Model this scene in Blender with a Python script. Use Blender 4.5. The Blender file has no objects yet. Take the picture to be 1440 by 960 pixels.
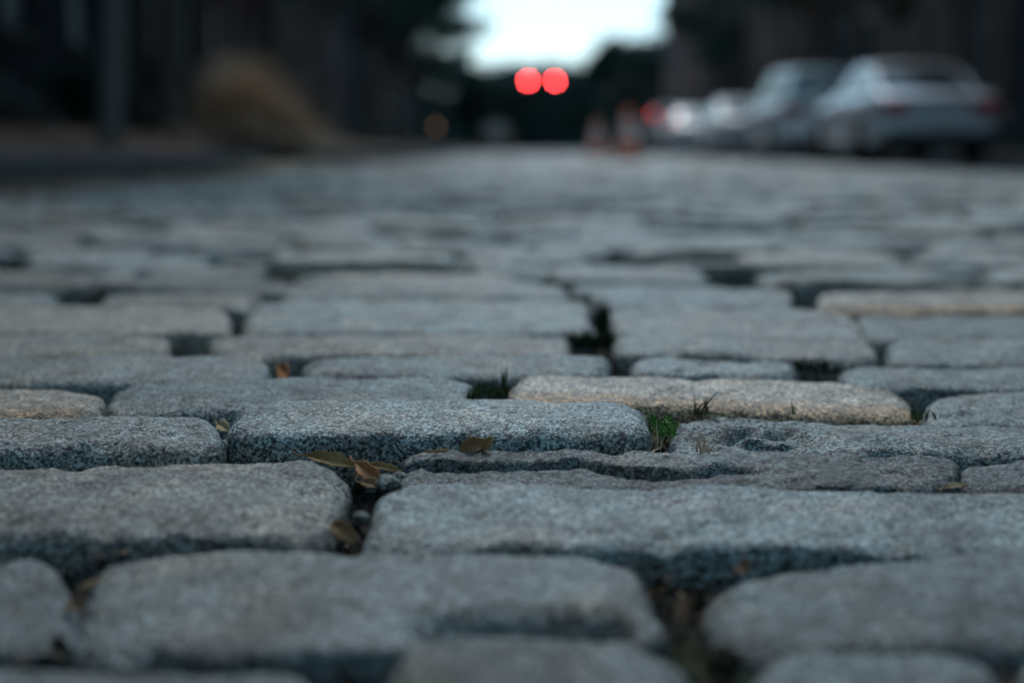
import bpy, math, random
import numpy as np
from mathutils import Vector, Matrix

random.seed(7)
RNG = np.random.default_rng(11)
R = math.radians
scene = bpy.context.scene
COL = scene.collection

# ------------------------------------------------------------------ camera
CAM_H = 0.19
PITCH = math.atan(270 / 2000)
cam_data = bpy.data.cameras.new("camera")
cam = bpy.data.objects.new("camera", cam_data)
COL.objects.link(cam)
cam.location = (0, 0, CAM_H)
cam.rotation_euler = (math.pi / 2 - PITCH, 0, 0)
cam_data.lens = 50
cam_data.sensor_width = 36
cam_data.clip_start = 0.02
cam_data.clip_end = 3000
cam_data.dof.use_dof = True
cam_data.dof.focus_distance = 0.955
cam_data.dof.aperture_fstop = 2.75
cam_data.dof.aperture_blades = 9
cam_data.dof.aperture_rotation = R(10)
scene.camera = cam

# ------------------------------------------------------------------ sky and sun
SUN_EL, SUN_AZ = R(50), R(-8)          # hazy sun ahead, a little left of the street
world = bpy.data.worlds.new("World")
scene.world = world
world.use_nodes = True
wn = world.node_tree
for n in list(wn.nodes):
    wn.nodes.remove(n)
w_out = wn.nodes.new("ShaderNodeOutputWorld")
w_bg = wn.nodes.new("ShaderNodeBackground")
w_sky = wn.nodes.new("ShaderNodeTexSky")
w_sky.sky_type = 'NISHITA'
w_sky.sun_disc = False
w_sky.sun_elevation = SUN_EL
w_sky.sun_rotation = SUN_AZ
w_sky.altitude = 0
w_sky.air_density = 1.1
w_sky.dust_density = 0.8
w_sky.ozone_density = 3.5
w_bg.inputs["Strength"].default_value = 0.085
w_tc = wn.nodes.new("ShaderNodeTexCoord")
w_nz = wn.nodes.new("ShaderNodeTexNoise"); w_nz.inputs["Scale"].default_value = 1.6; w_nz.inputs["Detail"].default_value = 5
wn.links.new(w_tc.outputs["Generated"], w_nz.inputs["Vector"])
w_rp = wn.nodes.new("ShaderNodeValToRGB")
w_rp.color_ramp.elements[0].position = .3; w_rp.color_ramp.elements[0].color = (.20, .20, .20, 1)
w_rp.color_ramp.elements[1].position = .7; w_rp.color_ramp.elements[1].color = (.42, .42, .42, 1)
wn.links.new(w_nz.outputs["Fac"], w_rp.inputs["Fac"])
w_mx = wn.nodes.new("ShaderNodeMix"); w_mx.data_type = 'RGBA'
w_mx.inputs[7].default_value = (6.3, 11.8, 14.4, 1)      # colour of the cloud veil
wn.links.new(w_rp.outputs[0], w_mx.inputs[0]); wn.links.new(w_sky.outputs[0], w_mx.inputs[6])
wn.links.new(w_mx.outputs[2], w_bg.inputs["Color"])
wn.links.new(w_bg.outputs[0], w_out.inputs["Surface"])

sun_data = bpy.data.lights.new("sun", 'SUN')
sun_data.energy = 1.05
sun_data.angle = R(20)
sun_data.color = (1.0, 0.985, 0.955)
sun = bpy.data.objects.new("sun", sun_data)
COL.objects.link(sun)
_sd = Vector((math.sin(SUN_AZ) * math.cos(SUN_EL), math.cos(SUN_AZ) * math.cos(SUN_EL), math.sin(SUN_EL)))
sun.rotation_euler = _sd.to_track_quat('Z', 'Y').to_euler()
sun.location = _sd * 50

scene.view_settings.view_transform = 'Standard'
scene.view_settings.look = 'None'
scene.view_settings.exposure = 0.80
scene.view_settings.gamma = 1.0
scene.cycles.use_denoising = True
scene.cycles.max_bounces = 6
scene.cycles.diffuse_bounces = 3
scene.cycles.glossy_bounces = 3
scene.cycles.sample_clamp_indirect = 5.0

# ------------------------------------------------------------------ helpers: objects
def tag(o, label=None, cat=None, group=None, kind=None):
    if label: o["label"] = label
    if cat: o["category"] = cat
    if group: o["group"] = group
    if kind: o["kind"] = kind
    return o

def empty(name, loc=(0, 0, 0), rz=0.0):
    o = bpy.data.objects.new(name, None)
    COL.objects.link(o)
    o.location = loc
    o.rotation_euler = (0, 0, rz)
    o.empty_display_size = 0.1
    return o

def link_mesh(name, me, mat, parent=None, loc=None):
    o = bpy.data.objects.new(name, me)
    COL.objects.link(o)
    if mat and not me.materials:
        me.materials.append(mat)
    if parent is not None:
        o.parent = parent
    if loc is not None:
        o.location = loc
    return o

def mesh_np(name, V, Q, smooth=True, attrs=None):
    """V (n,3), Q (m,4) or (m,3) integer faces"""
    V = np.asarray(V, np.float32); Q = np.asarray(Q, np.int32)
    k = Q.shape[1]
    me = bpy.data.meshes.new(name)
    me.vertices.add(len(V)); me.vertices.foreach_set("co", V.ravel())
    me.loops.add(Q.size); me.loops.foreach_set("vertex_index", Q.ravel())
    me.polygons.add(len(Q))
    me.polygons.foreach_set("loop_start", np.arange(0, Q.size, k, dtype=np.int32))
    me.polygons.foreach_set("use_smooth", np.full(len(Q), smooth, dtype=bool))
    if attrs:
        for an, av in attrs.items():
            a = me.attributes.new(an, 'FLOAT', 'POINT')
            a.data.foreach_set("value", np.asarray(av, np.float32))
    me.update(calc_edges=True)
    me.validate()
    return me

def copy_tree(o, parent=None):
    c = o.copy()
    COL.objects.link(c)
    if parent is not None:
        c.parent = parent
    for ch in list(o.children):
        copy_tree(ch, c)
    return c

class MB:
    """collects simple shapes, builds them as one mesh"""
    def __init__(self):
        self.v = []; self.f = []
    def add(self, vs, fs):
        n = len(self.v)
        self.v += [tuple(p) for p in vs]
        self.f += [tuple(n + i for i in f) for f in fs]
        return self
    def box(self, x0, x1, y0, y1, z0, z1):
        vs = [(x, y, z) for z in (z0, z1) for y in (y0, y1) for x in (x0, x1)]
        return self.add(vs, [(0, 2, 3, 1), (4, 5, 7, 6), (0, 1, 5, 4), (2, 6, 7, 3), (0, 4, 6, 2), (1, 3, 7, 5)])
    def tube(self, pts, rads, n=8, cap=True):
        pts = [Vector(p) for p in pts]
        rings = []
        for i, p in enumerate(pts):
            d = (pts[min(i + 1, len(pts) - 1)] - pts[max(i - 1, 0)]).normalized()
            a = d.cross(Vector((0.13, 0.9, 0.41))).normalized(); b = d.cross(a)
            r = rads[i] if isinstance(rads, (list, tuple)) else rads
            rings.append([p + (a * math.cos(t) + b * math.sin(t)) * r for t in [2 * math.pi * k / n for k in range(n)]])
        vs = [q for rg in rings for q in rg]
        fs = []
        for i in range(len(rings) - 1):
            for k in range(n):
                fs.append((i * n + k, i * n + (k + 1) % n, (i + 1) * n + (k + 1) % n, (i + 1) * n + k))
        if cap:
            fs.append(tuple(reversed(range(n))))
            fs.append(tuple((len(rings) - 1) * n + k for k in range(n)))
        return self.add(vs, fs)
    def cyl(self, c, axis, r0, r1, h, n=16):
        a = Vector(axis).normalized(); c = Vector(c)
        return self.tube([c, c + a * h], [r0, r1], n)
    def build(self, name, mat, parent=None, smooth=False, bevel=0.0, loc=None):
        me = bpy.data.meshes.new(name)
        me.from_pydata(self.v, [], self.f)
        me.update()
        if smooth:
            for p in me.polygons: p.use_smooth = True
        o = link_mesh(name, me, mat, parent, loc)
        if bevel:
            b = o.modifiers.new("bevel", 'BEVEL'); b.width = bevel; b.segments = 2; b.limit_method = 'ANGLE'
        return o

# ------------------------------------------------------------------ helpers: noise
def _hash(ix, iy, iz, seed):
    h = (ix * 374761393 + iy * 668265263 + iz * 1442695041 + seed * 974634777) & 0xFFFFFFFF
    h = ((h ^ (h >> 13)) * 1274126177) & 0xFFFFFFFF
    h = ((h ^ (h >> 16)) * 2246822519) & 0xFFFFFFFF
    return ((h ^ (h >> 15)) & 0xFFFFFF) / 16777215.0

def vnoise(P, freq, seed=0):
    """value noise in -1..1 at points P (n,3)"""
    Q = np.asarray(P, np.float64) * freq + 1000.0
    I = np.floor(Q).astype(np.int64); F = Q - I
    F = F * F * F * (F * (F * 6 - 15) + 10)
    out = 0
    for dx in (0, 1):
        wx = F[:, 0] if dx else 1 - F[:, 0]
        for dy in (0, 1):
            wy = F[:, 1] if dy else 1 - F[:, 1]
            for dz in (0, 1):
                wz = F[:, 2] if dz else 1 - F[:, 2]
                out = out + wx * wy * wz * _hash(I[:, 0] + dx, I[:, 1] + dy, I[:, 2] + dz, seed)
    return out * 2 - 1

def fbm(P, freq, octaves, seed=0, gain=0.5):
    s = 0; a = 1.0; t = 0
    for k in range(octaves):
        s = s + a * vnoise(P, freq * (2.07 ** k), seed + k * 17); t += a; a *= gain
    return s / t

# ------------------------------------------------------------------ helpers: materials
MATS = {}
class NT:
    def __init__(self, name):
        self.m = bpy.data.materials.new(name); self.m.use_nodes = True
        self.t = self.m.node_tree
        self.b = self.t.nodes["Principled BSDF"]
        self.out = self.t.nodes["Material Output"]
    def n(self, typ, **kw):
        nd = self.t.nodes.new(typ)
        for k, v in kw.items():
            if k in nd.inputs.keys(): nd.inputs[k].default_value = v
            else: setattr(nd, k, v)
        return nd
    def l(self, a, b):
        self.t.links.new(a, b)
    def pos(self):
        return self.n("ShaderNodeNewGeometry").outputs["Position"]
    def obj(self):
        return self.n("ShaderNodeTexCoord").outputs["Object"]
    def noise(self, co, scale, detail=3.0, rough=0.55):
        nd = self.n("ShaderNodeTexNoise"); nd.inputs["Scale"].default_value = scale
        nd.inputs["Detail"].default_value = detail; nd.inputs["Roughness"].default_value = rough
        self.l(co, nd.inputs["Vector"]); return nd.outputs["Fac"]
    def ramp(self, fac, stops):
        nd = self.n("ShaderNodeValToRGB"); cr = nd.color_ramp
        while len(cr.elements) < len(stops): cr.elements.new(0.5)
        for e, (p, c) in zip(cr.elements, stops):
            e.position = p; e.color = (c[0], c[1], c[2], 1) if isinstance(c, (tuple, list)) else (c, c, c, 1)
        self.l(fac, nd.inputs["Fac"]); return nd.outputs["Color"]
    def mix(self, fac, a, b, mode='MIX'):
        nd = self.n("ShaderNodeMix", data_type='RGBA', blend_type=mode)
        for src, idx in ((fac, 0), (a, 6), (b, 7)):
            if hasattr(src, "links"): self.l(src, nd.inputs[idx])
            elif idx == 0: nd.inputs[0].default_value = src
            else: nd.inputs[idx].default_value = (src[0], src[1], src[2], 1)
        return nd.outputs[2]
    def math(self, op, a, b=0.0, clamp=False):
        nd = self.n("ShaderNodeMath", operation=op, use_clamp=clamp)
        for src, idx in ((a, 0), (b, 1)):
            if hasattr(src, "links"): self.l(src, nd.inputs[idx])
            else: nd.inputs[idx].default_value = src
        return nd.outputs[0]
    def bump(self, h, dist, strength=1.0, prev=None):
        nd = self.n("ShaderNodeBump"); nd.inputs["Distance"].default_value = dist
        nd.inputs["Strength"].default_value = strength
        self.l(h, nd.inputs["Height"])
        if prev is not None: self.l(prev, nd.inputs["Normal"])
        return nd.outputs[0]

def simple(name, col, rough=0.6, metal=0.0, spec=0.5, var=0.25, scale=8.0, coat=0.0, emit=None, bump=0.0, alpha=None):
    if name in MATS: return MATS[name]
    t = NT(name)
    nz = t.noise(t.obj(), scale, 4.0)
    c0 = tuple(max(0, c * (1 - var)) for c in col); c1 = tuple(min(1, c * (1 + var)) for c in col)
    t.l(t.ramp(nz, [(0.3, c0), (0.7, c1)]), t.b.inputs["Base Color"])
    t.b.inputs["Roughness"].default_value = rough
    t.b.inputs["Metallic"].default_value = metal
    t.b.inputs["Specular IOR Level"].default_value = spec
    t.b.inputs["Coat Weight"].default_value = coat
    t.b.inputs["Coat Roughness"].default_value = 0.28
    if bump:
        t.l(t.bump(nz, bump), t.b.inputs["Normal"])
    if emit:
        t.b.inputs["Emission Color"].default_value = (*emit[0], 1)
        t.b.inputs["Emission Strength"].default_value = emit[1]
    MATS[name] = t.m
    return t.m

def make_granite():
    t = NT("granite")
    p = t.pos()
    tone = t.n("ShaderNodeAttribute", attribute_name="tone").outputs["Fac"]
    warm = t.n("ShaderNodeAttribute", attribute_name="warm").outputs["Fac"]
    fine = t.noise(p, 820, 3.0, 0.65)
    vor = t.n("ShaderNodeTexVoronoi"); vor.inputs["Scale"].default_value = 620
    t.l(p, vor.inputs["Vector"])
    sep = t.n("ShaderNodeSeparateColor"); t.l(vor.outputs["Color"], sep.inputs[0])
    kind = t.n("ShaderNodeAttribute", attribute_name="grain").outputs["Fac"]
    coarse = t.noise(p, 380, 3.0, 0.6)
    wv = t.math('MULTIPLY', kind, 0.55)
    fine2 = t.math('ADD', t.math('MULTIPLY', fine, t.math('SUBTRACT', 1.0, wv)), t.math('MULTIPLY', coarse, wv))
    mid = t.noise(p, 130, 4.0, 0.6)
    g0 = t.math('ADD', t.math('MULTIPLY', fine2, 0.55), t.math('MULTIPLY', sep.outputs[0], 0.27))
    grain = t.math('ADD', g0, t.math('MULTIPLY', mid, 0.18))
    g = t.ramp(grain, [(0.35, (0.006, 0.012, 0.016)), (0.44, (0.057, 0.082, 0.092)), (0.52, (0.185, 0.243, 0.252)), (0.63, (0.44, 0.525, 0.52))])
    # broad patches of wear and staining
    blot = t.noise(p, 22, 4.0, 0.6)
    blot2 = t.noise(p, 75, 3.0, 0.6)
    g = t.mix(1.0, g, t.ramp(blot, [(0.32, 0.50), (0.48, 0.92), (0.68, 1.28)]), 'MULTIPLY')
    g = t.mix(1.0, g, t.ramp(blot2, [(0.32, 0.70), (0.50, 1.0), (0.70, 1.15)]), 'MULTIPLY')
    # warm (tan) stones and rusty stains
    tanc = t.mix(1.0, g, (1.62, 1.13, 0.90), 'MULTIPLY')
    stain = t.math('MULTIPLY', t.ramp(t.noise(p, 13, 5.0, 0.65), [(0.50, 0.0), (0.66, 0.8)]), 0.9)
    f = t.math('ADD', warm, t.math('MULTIPLY', stain, 0.85), True)
    g = t.mix(f, g, tanc)
    rust = t.n("ShaderNodeAttribute", attribute_name="rust").outputs["Fac"]
    g = t.mix(rust, g, t.mix(1.0, g, (0.95, 0.72, 0.52), 'MULTIPLY'))
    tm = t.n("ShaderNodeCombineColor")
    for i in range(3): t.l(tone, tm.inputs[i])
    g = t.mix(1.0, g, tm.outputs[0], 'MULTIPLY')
    t.l(g, t.b.inputs["Base Color"])
    t.l(t.ramp(t.noise(p, 180, 2.0), [(0.3, 0.36), (0.7, 0.62)]), t.b.inputs["Roughness"])
    b1 = t.bump(grain, 0.0030, 1.0)
    b2 = t.bump(t.noise(p, 120, 4.0, 0.6), 0.004, 0.8, b1)
    t.l(b2, t.b.inputs["Normal"])
    return t.m
M_GRANITE = make_granite()

def make_soil():
    t = NT("soil")
    p = t.pos()
    a = t.noise(p, 260, 4.0, 0.65)
    c = t.ramp(a, [(0.3, (0.010, 0.009, 0.008)), (0.55, (0.035, 0.031, 0.026)), (0.75, (0.09, 0.078, 0.06))])
    moss = t.ramp(t.noise(p, 9, 4.0, 0.6), [(0.50, 0.0), (0.62, 1.0)])
    c = t.mix(t.math('MULTIPLY', moss, 0.7), c, t.mix(a, (0.012, 0.018, 0.006), (0.045, 0.06, 0.02)))
    t.l(c, t.b.inputs["Base Color"])
    t.b.inputs["Roughness"].default_value = 0.95
    t.b.inputs["Specular IOR Level"].default_value = 0.2
    t.l(t.bump(a, 0.004), t.b.inputs["Normal"])
    return t.m
M_SOIL = make_soil()

def make_far_setts():
    t = NT("distant_setts")
    p = t.pos()
    br = t.n("ShaderNodeTexBrick")
    br.inputs["Scale"].default_value = 1.0
    br.inputs["Brick Width"].default_value = 0.28; br.inputs["Row Height"].default_value = 0.14
    br.inputs["Mortar Size"].default_value = 0.008
    br.inputs["Color1"].default_value = (0.13, 0.14, 0.145, 1); br.inputs["Color2"].default_value = (0.20, 0.21, 0.21, 1)
    br.inputs["Mortar"].default_value = (0.05, 0.05, 0.045, 1)
    t.l(p, br.inputs["Vector"])
    t.l(br.outputs["Color"], t.b.inputs["Base Color"])
    t.b.inputs["Roughness"].default_value = 0.85
    return t.m

def make_brick(name, c1, c2, mortar, scale=1.0, axes="xz"):
    if name in MATS: return MATS[name]
    t = NT(name)
    co = t.obj()
    sp = t.n("ShaderNodeSeparateXYZ"); t.l(co, sp.inputs[0])
    cb = t.n("ShaderNodeCombineXYZ")
    t.l(t.math('ADD', sp.outputs[0], sp.outputs[1]) if axes == "xz" else sp.outputs[0], cb.inputs[0])
    t.l(sp.outputs[2] if axes == "xz" else sp.outputs[1], cb.inputs[1])
    br = t.n("ShaderNodeTexBrick")
    br.inputs["Scale"].default_value = scale
    br.inputs["Brick Width"].default_value = 0.21; br.inputs["Row Height"].default_value = 0.072
    br.inputs["Mortar Size"].default_value = 0.008
    br.inputs["Color1"].default_value = (*c1, 1); br.inputs["Color2"].default_value = (*c2, 1)
    br.inputs["Mortar"].default_value = (*mortar, 1)
    t.l(cb.outputs[0], br.inputs["Vector"])
    c = t.mix(1.0, br.outputs["Color"], t.ramp(t.noise(co, 1.3, 5.0), [(0.3, 0.65), (0.7, 1.15)]), 'MULTIPLY')
    t.l(c, t.b.inputs["Base Color"])
    t.b.inputs["Roughness"].default_value = 0.9
    t.b.inputs["Specular IOR Level"].default_value = 0.15
    t.l(t.bump(t.math('SUBTRACT', 1.0, br.outputs["Fac"]), 0.006), t.b.inputs["Normal"])
    MATS[name] = t.m
    return t.m

def make_leafmat(name, c1, c2, rough=0.6, scale=3.0, trans=0.0):
    if name in MATS: return MATS[name]
    t = NT(name)
    p = t.pos()
    c = t.ramp(t.noise(p, scale, 3.0), [(0.35, c1), (0.65, c2)])
    t.l(c, t.b.inputs["Base Color"])
    t.b.inputs["Roughness"].default_value = rough
    t.b.inputs["Specular IOR Level"].default_value = 0.12
    MATS[name] = t.m
    return t.m

# ------------------------------------------------------------------ geometry of the place
def at(px, py, Y):
    """place on the sight line through a point of the photograph, at forward distance Y"""
    u = (px - 720) / 2000.0; v = (480 - py) / 2000.0
    c, s = math.cos(PITCH), math.sin(PITCH)
    d = (u, c + v * s, -s + v * c)
    k = Y / d[1]
    return np.array([d[0] * k, Y, CAM_H + d[2] * k])

KERB_L, KERB_R, LANE = -2.5, 7.3, 3.95

def road_z(x, y):
    """gentle waviness of the street surface"""
    P = np.stack([np.asarray(x, float).ravel(), np.asarray(y, float).ravel(), np.zeros(np.size(x))], 1)
    a = np.clip((P[:, 1] - 1.6) / 1.5, 0, 1)
    return 0.008 * vnoise(P, 0.9, 5) * a + 0.004 * vnoise(P, 2.6, 6) * a

def stone_geometry(C, nx, ny, rc, edge, dome, depth, seed, rough=1.0, carve=None, taper=0.06):
    BL, BR, FL, FR = [np.asarray(c, float) for c in C]
    a = (np.linalg.norm(BR - BL) + np.linalg.norm(FR - FL)) / 4
    b = (np.linalg.norm(BL - FL) + np.linalg.norm(BR - FR)) / 4
    un = np.linspace(-1, 1, nx); vn = np.linspace(-1, 1, ny)
    k = 0.55
    un = (1 - k) * un + k * np.sin(un * math.pi / 2)
    vn = (1 - k) * vn + k * np.sin(vn * math.pi / 2)
    S, T = np.meshgrid(un * a, vn * b, indexing='xy')
    S = S.ravel(); T = T.ravel()
    rr = np.where(T > 0, np.where(S < 0, rc[0], rc[1]), np.where(S < 0, rc[2], rc[3]))
    rr = np.minimum(rr, min(a, b) * 0.98)
    px = np.abs(S) - (a - rr); py = np.abs(T) - (b - rr)
    inc = (px > 0) & (py > 0)
    qx = np.where(inc, px / rr, 0); qy = np.where(inc, py / rr, 0)
    ln = np.sqrt(qx * qx + qy * qy) + 1e-12
    sc = np.where(inc, np.maximum(qx, qy) / ln, 1)
    npx = np.where(inc, px * sc, px); npy = np.where(inc, py * sc, py)
    S2 = np.sign(S) * (npx + (a - rr)); T2 = np.sign(T) * (npy + (b - rr))
    sdf = np.where(inc, ln * sc * rr - rr, np.maximum(px, py) - rr)
    u = S2 / a * 0.5 + 0.5; v = T2 / b * 0.5 + 0.5          # 0..1, v=1 at the back
    P = (np.outer((1 - u) * v, BL) + np.outer(u * v, BR) + np.outer((1 - u) * (1 - v), FL) + np.outer(u * (1 - v), FR))
    # worn top: slight dome, rounded shoulder
    N2 = np.stack([P[:, 0], P[:, 1], np.full(len(P), seed * 0.37)], 1)
    e = edge * (1.0 + 0.45 * vnoise(N2, 14, seed))
    t = np.clip((sdf + e) / e, 0, 1)
    drop = e * (1 - np.sqrt(np.maximum(0, 1 - t * t)))
    r2 = (2 * u - 1) ** 4 * 0.5 + (2 * v - 1) ** 2 * 0.5
    P[:, 2] += dome * (1 - r2) - drop - dome * 0.3
    P[:, 2] += rough * (0.0030 * fbm(N2, 16, 2, seed + 3) + 0.0011 * fbm(N2, 70, 3, seed + 5))
    # chipped and spalled shoulders, pits in the top
    rim = np.clip(1 + sdf / (e * 1.9), 0, 1)
    chips = np.clip(np.abs(vnoise(N2, 26, seed + 41)) + .5 * vnoise(N2, 61, seed + 42) - .42, 0, .5)
    P[:, 2] -= rough * 0.011 * chips * rim
    pits = np.clip(fbm(N2, 48, 2, seed + 43) - .30, 0, 1)
    P[:, 2] -= rough * 0.007 * pits * (1 - rim)
    if carve is not None:
        P[:, 2] -= carve(P, u, v)
    n_top = nx * ny
    idx = np.arange(n_top).reshape(ny, nx)
    Q = np.stack([idx[:-1, :-1], idx[:-1, 1:], idx[1:, 1:], idx[1:, :-1]], -1).reshape(-1, 4)
    loop = np.concatenate([idx[0, :], idx[1:, -1], idx[-1, :-1][::-1], idx[1:-1, 0][::-1]])
    ctr = P[:n_top].mean(0)
    rings = [loop]; Vs = [P]; nn = n_top; m = 5 if nx > 14 else 2
    base = P[loop]
    for j in range(1, m + 1):
        f = j / m
        q = base.copy()
        q[:, :2] = ctr[:2] + (q[:, :2] - ctr[:2]) * (1 - taper * f)
        q[:, 2] -= depth * f
        Vs.append(q); rings.append(np.arange(nn, nn + len(loop))); nn += len(loop)
    for r0, r1 in zip(rings[:-1], rings[1:]):
        Q = np.concatenate([Q, np.stack([np.roll(r0, -1), r0, r1, np.roll(r1, -1)], -1)])
    V = np.concatenate(Vs)
    # irregular outline and flanks
    W = V.copy(); W[:, 2] += seed * 1.7
    amp = 0.0060 * rough
    V[:, 0] += amp * fbm(W, 13, 2, 21) + 0.0016 * rough * fbm(W, 60, 2, 22)
    V[:, 1] += amp * fbm(W, 13, 2, 31) + 0.0022 * rough * fbm(W, 60, 2, 32)
    return V, Q

# ------------------------------------------------------------------ the street
bed = None
def make_road_bed():
    """earth bed the setts stand in; near part finely modelled"""
    xs = np.concatenate([np.linspace(-60, -3, 10)[:-1], np.linspace(-3, -1.1, 20)[:-1], np.linspace(-1.1, 1.1, 300), np.linspace(1.1, 8, 40)[1:], np.linspace(8, 60, 10)[1:]])
    ys = np.concatenate([np.linspace(-30, 0.3, 20)[:-1], np.linspace(0.3, 2.3, 280), np.linspace(2.3, 8, 60)[1:], np.linspace(8, 160, 40)[1:]])
    X, Y = np.meshgrid(xs, ys, indexing='xy')
    P = np.stack([X.ravel(), Y.ravel(), np.zeros(X.size)], 1)
    z = -0.036 + 0.010 * fbm(P, 14, 3, 70) + 0.004 * fbm(P, 90, 2, 71)
    far = (np.abs(P[:, 0]) > 1.1) | (P[:, 1] > 2.3) | (P[:, 1] < 0.3)
    z = np.where(far, -0.042, z)
    P[:, 2] = z
    idx = np.arange(X.size).reshape(len(ys), len(xs))
    Q = np.stack([idx[:-1, :-1], idx[:-1, 1:], idx[1:, 1:], idx[1:, :-1]], -1).reshape(-1, 4)
    o = link_mesh("cobbled_street", mesh_np("cobbled_street", P, Q), M_SOIL)
    tag(o, "cobbled street of worn granite setts running away between the houses", kind="structure")
    return o
bed = make_road_bed()

STONES = []      # (V, Q, tone, warm, size on screen, hand made)
def crack_sliver(P, u, v):
    line = 0.50 + 0.10 * np.sin(u * 9) + 0.07 * np.sin(u * 23 + 1)
    line = line + .04 * vnoise(P, 45, 95)
    g = np.exp(-((v - line) / 0.045) ** 2) * np.clip((0.66 - u) / 0.1, 0, 1)
    step = np.clip((line - v) / 0.05, 0, 1) * 0.004 * np.clip((0.7 - u) / 0.15, 0, 1)
    rough = 0.0022 * fbm(P, 80, 4, 91, .6)
    return 0.011 * g + step + rough
def scallop(P, u, v):
    c1 = np.exp(-(((v - (0.62 - 0.9 * u)) / 0.10) ** 2)) * np.clip((0.30 - u) / 0.08, 0, 1)
    layer = np.clip((0.20 - u + 0.05 * np.sin(v * 14)) / 0.03, 0, 1) * np.clip((0.62 - v) / 0.1, 0, 1)
    return 0.007 * c1 + 0.006 * layer + 0.003 * fbm(P, 90, 4, 92, .6) * np.clip((0.45 - u) / 0.3, 0, 1)
def notch_b(P, u, v):
    return 0.022 * np.exp(-((v - 0.22) / 0.10) ** 4) * np.clip((u - 0.56) / 0.06, 0, 1) * np.clip((0.93 - u) / 0.03, 0, 1)
def chip_c(P, u, v):
    g = np.clip((u - 0.90) / 0.05, 0, 1)
    return (0.006 + 0.005 * fbm(P, 60, 3, 94)) * g

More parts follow.
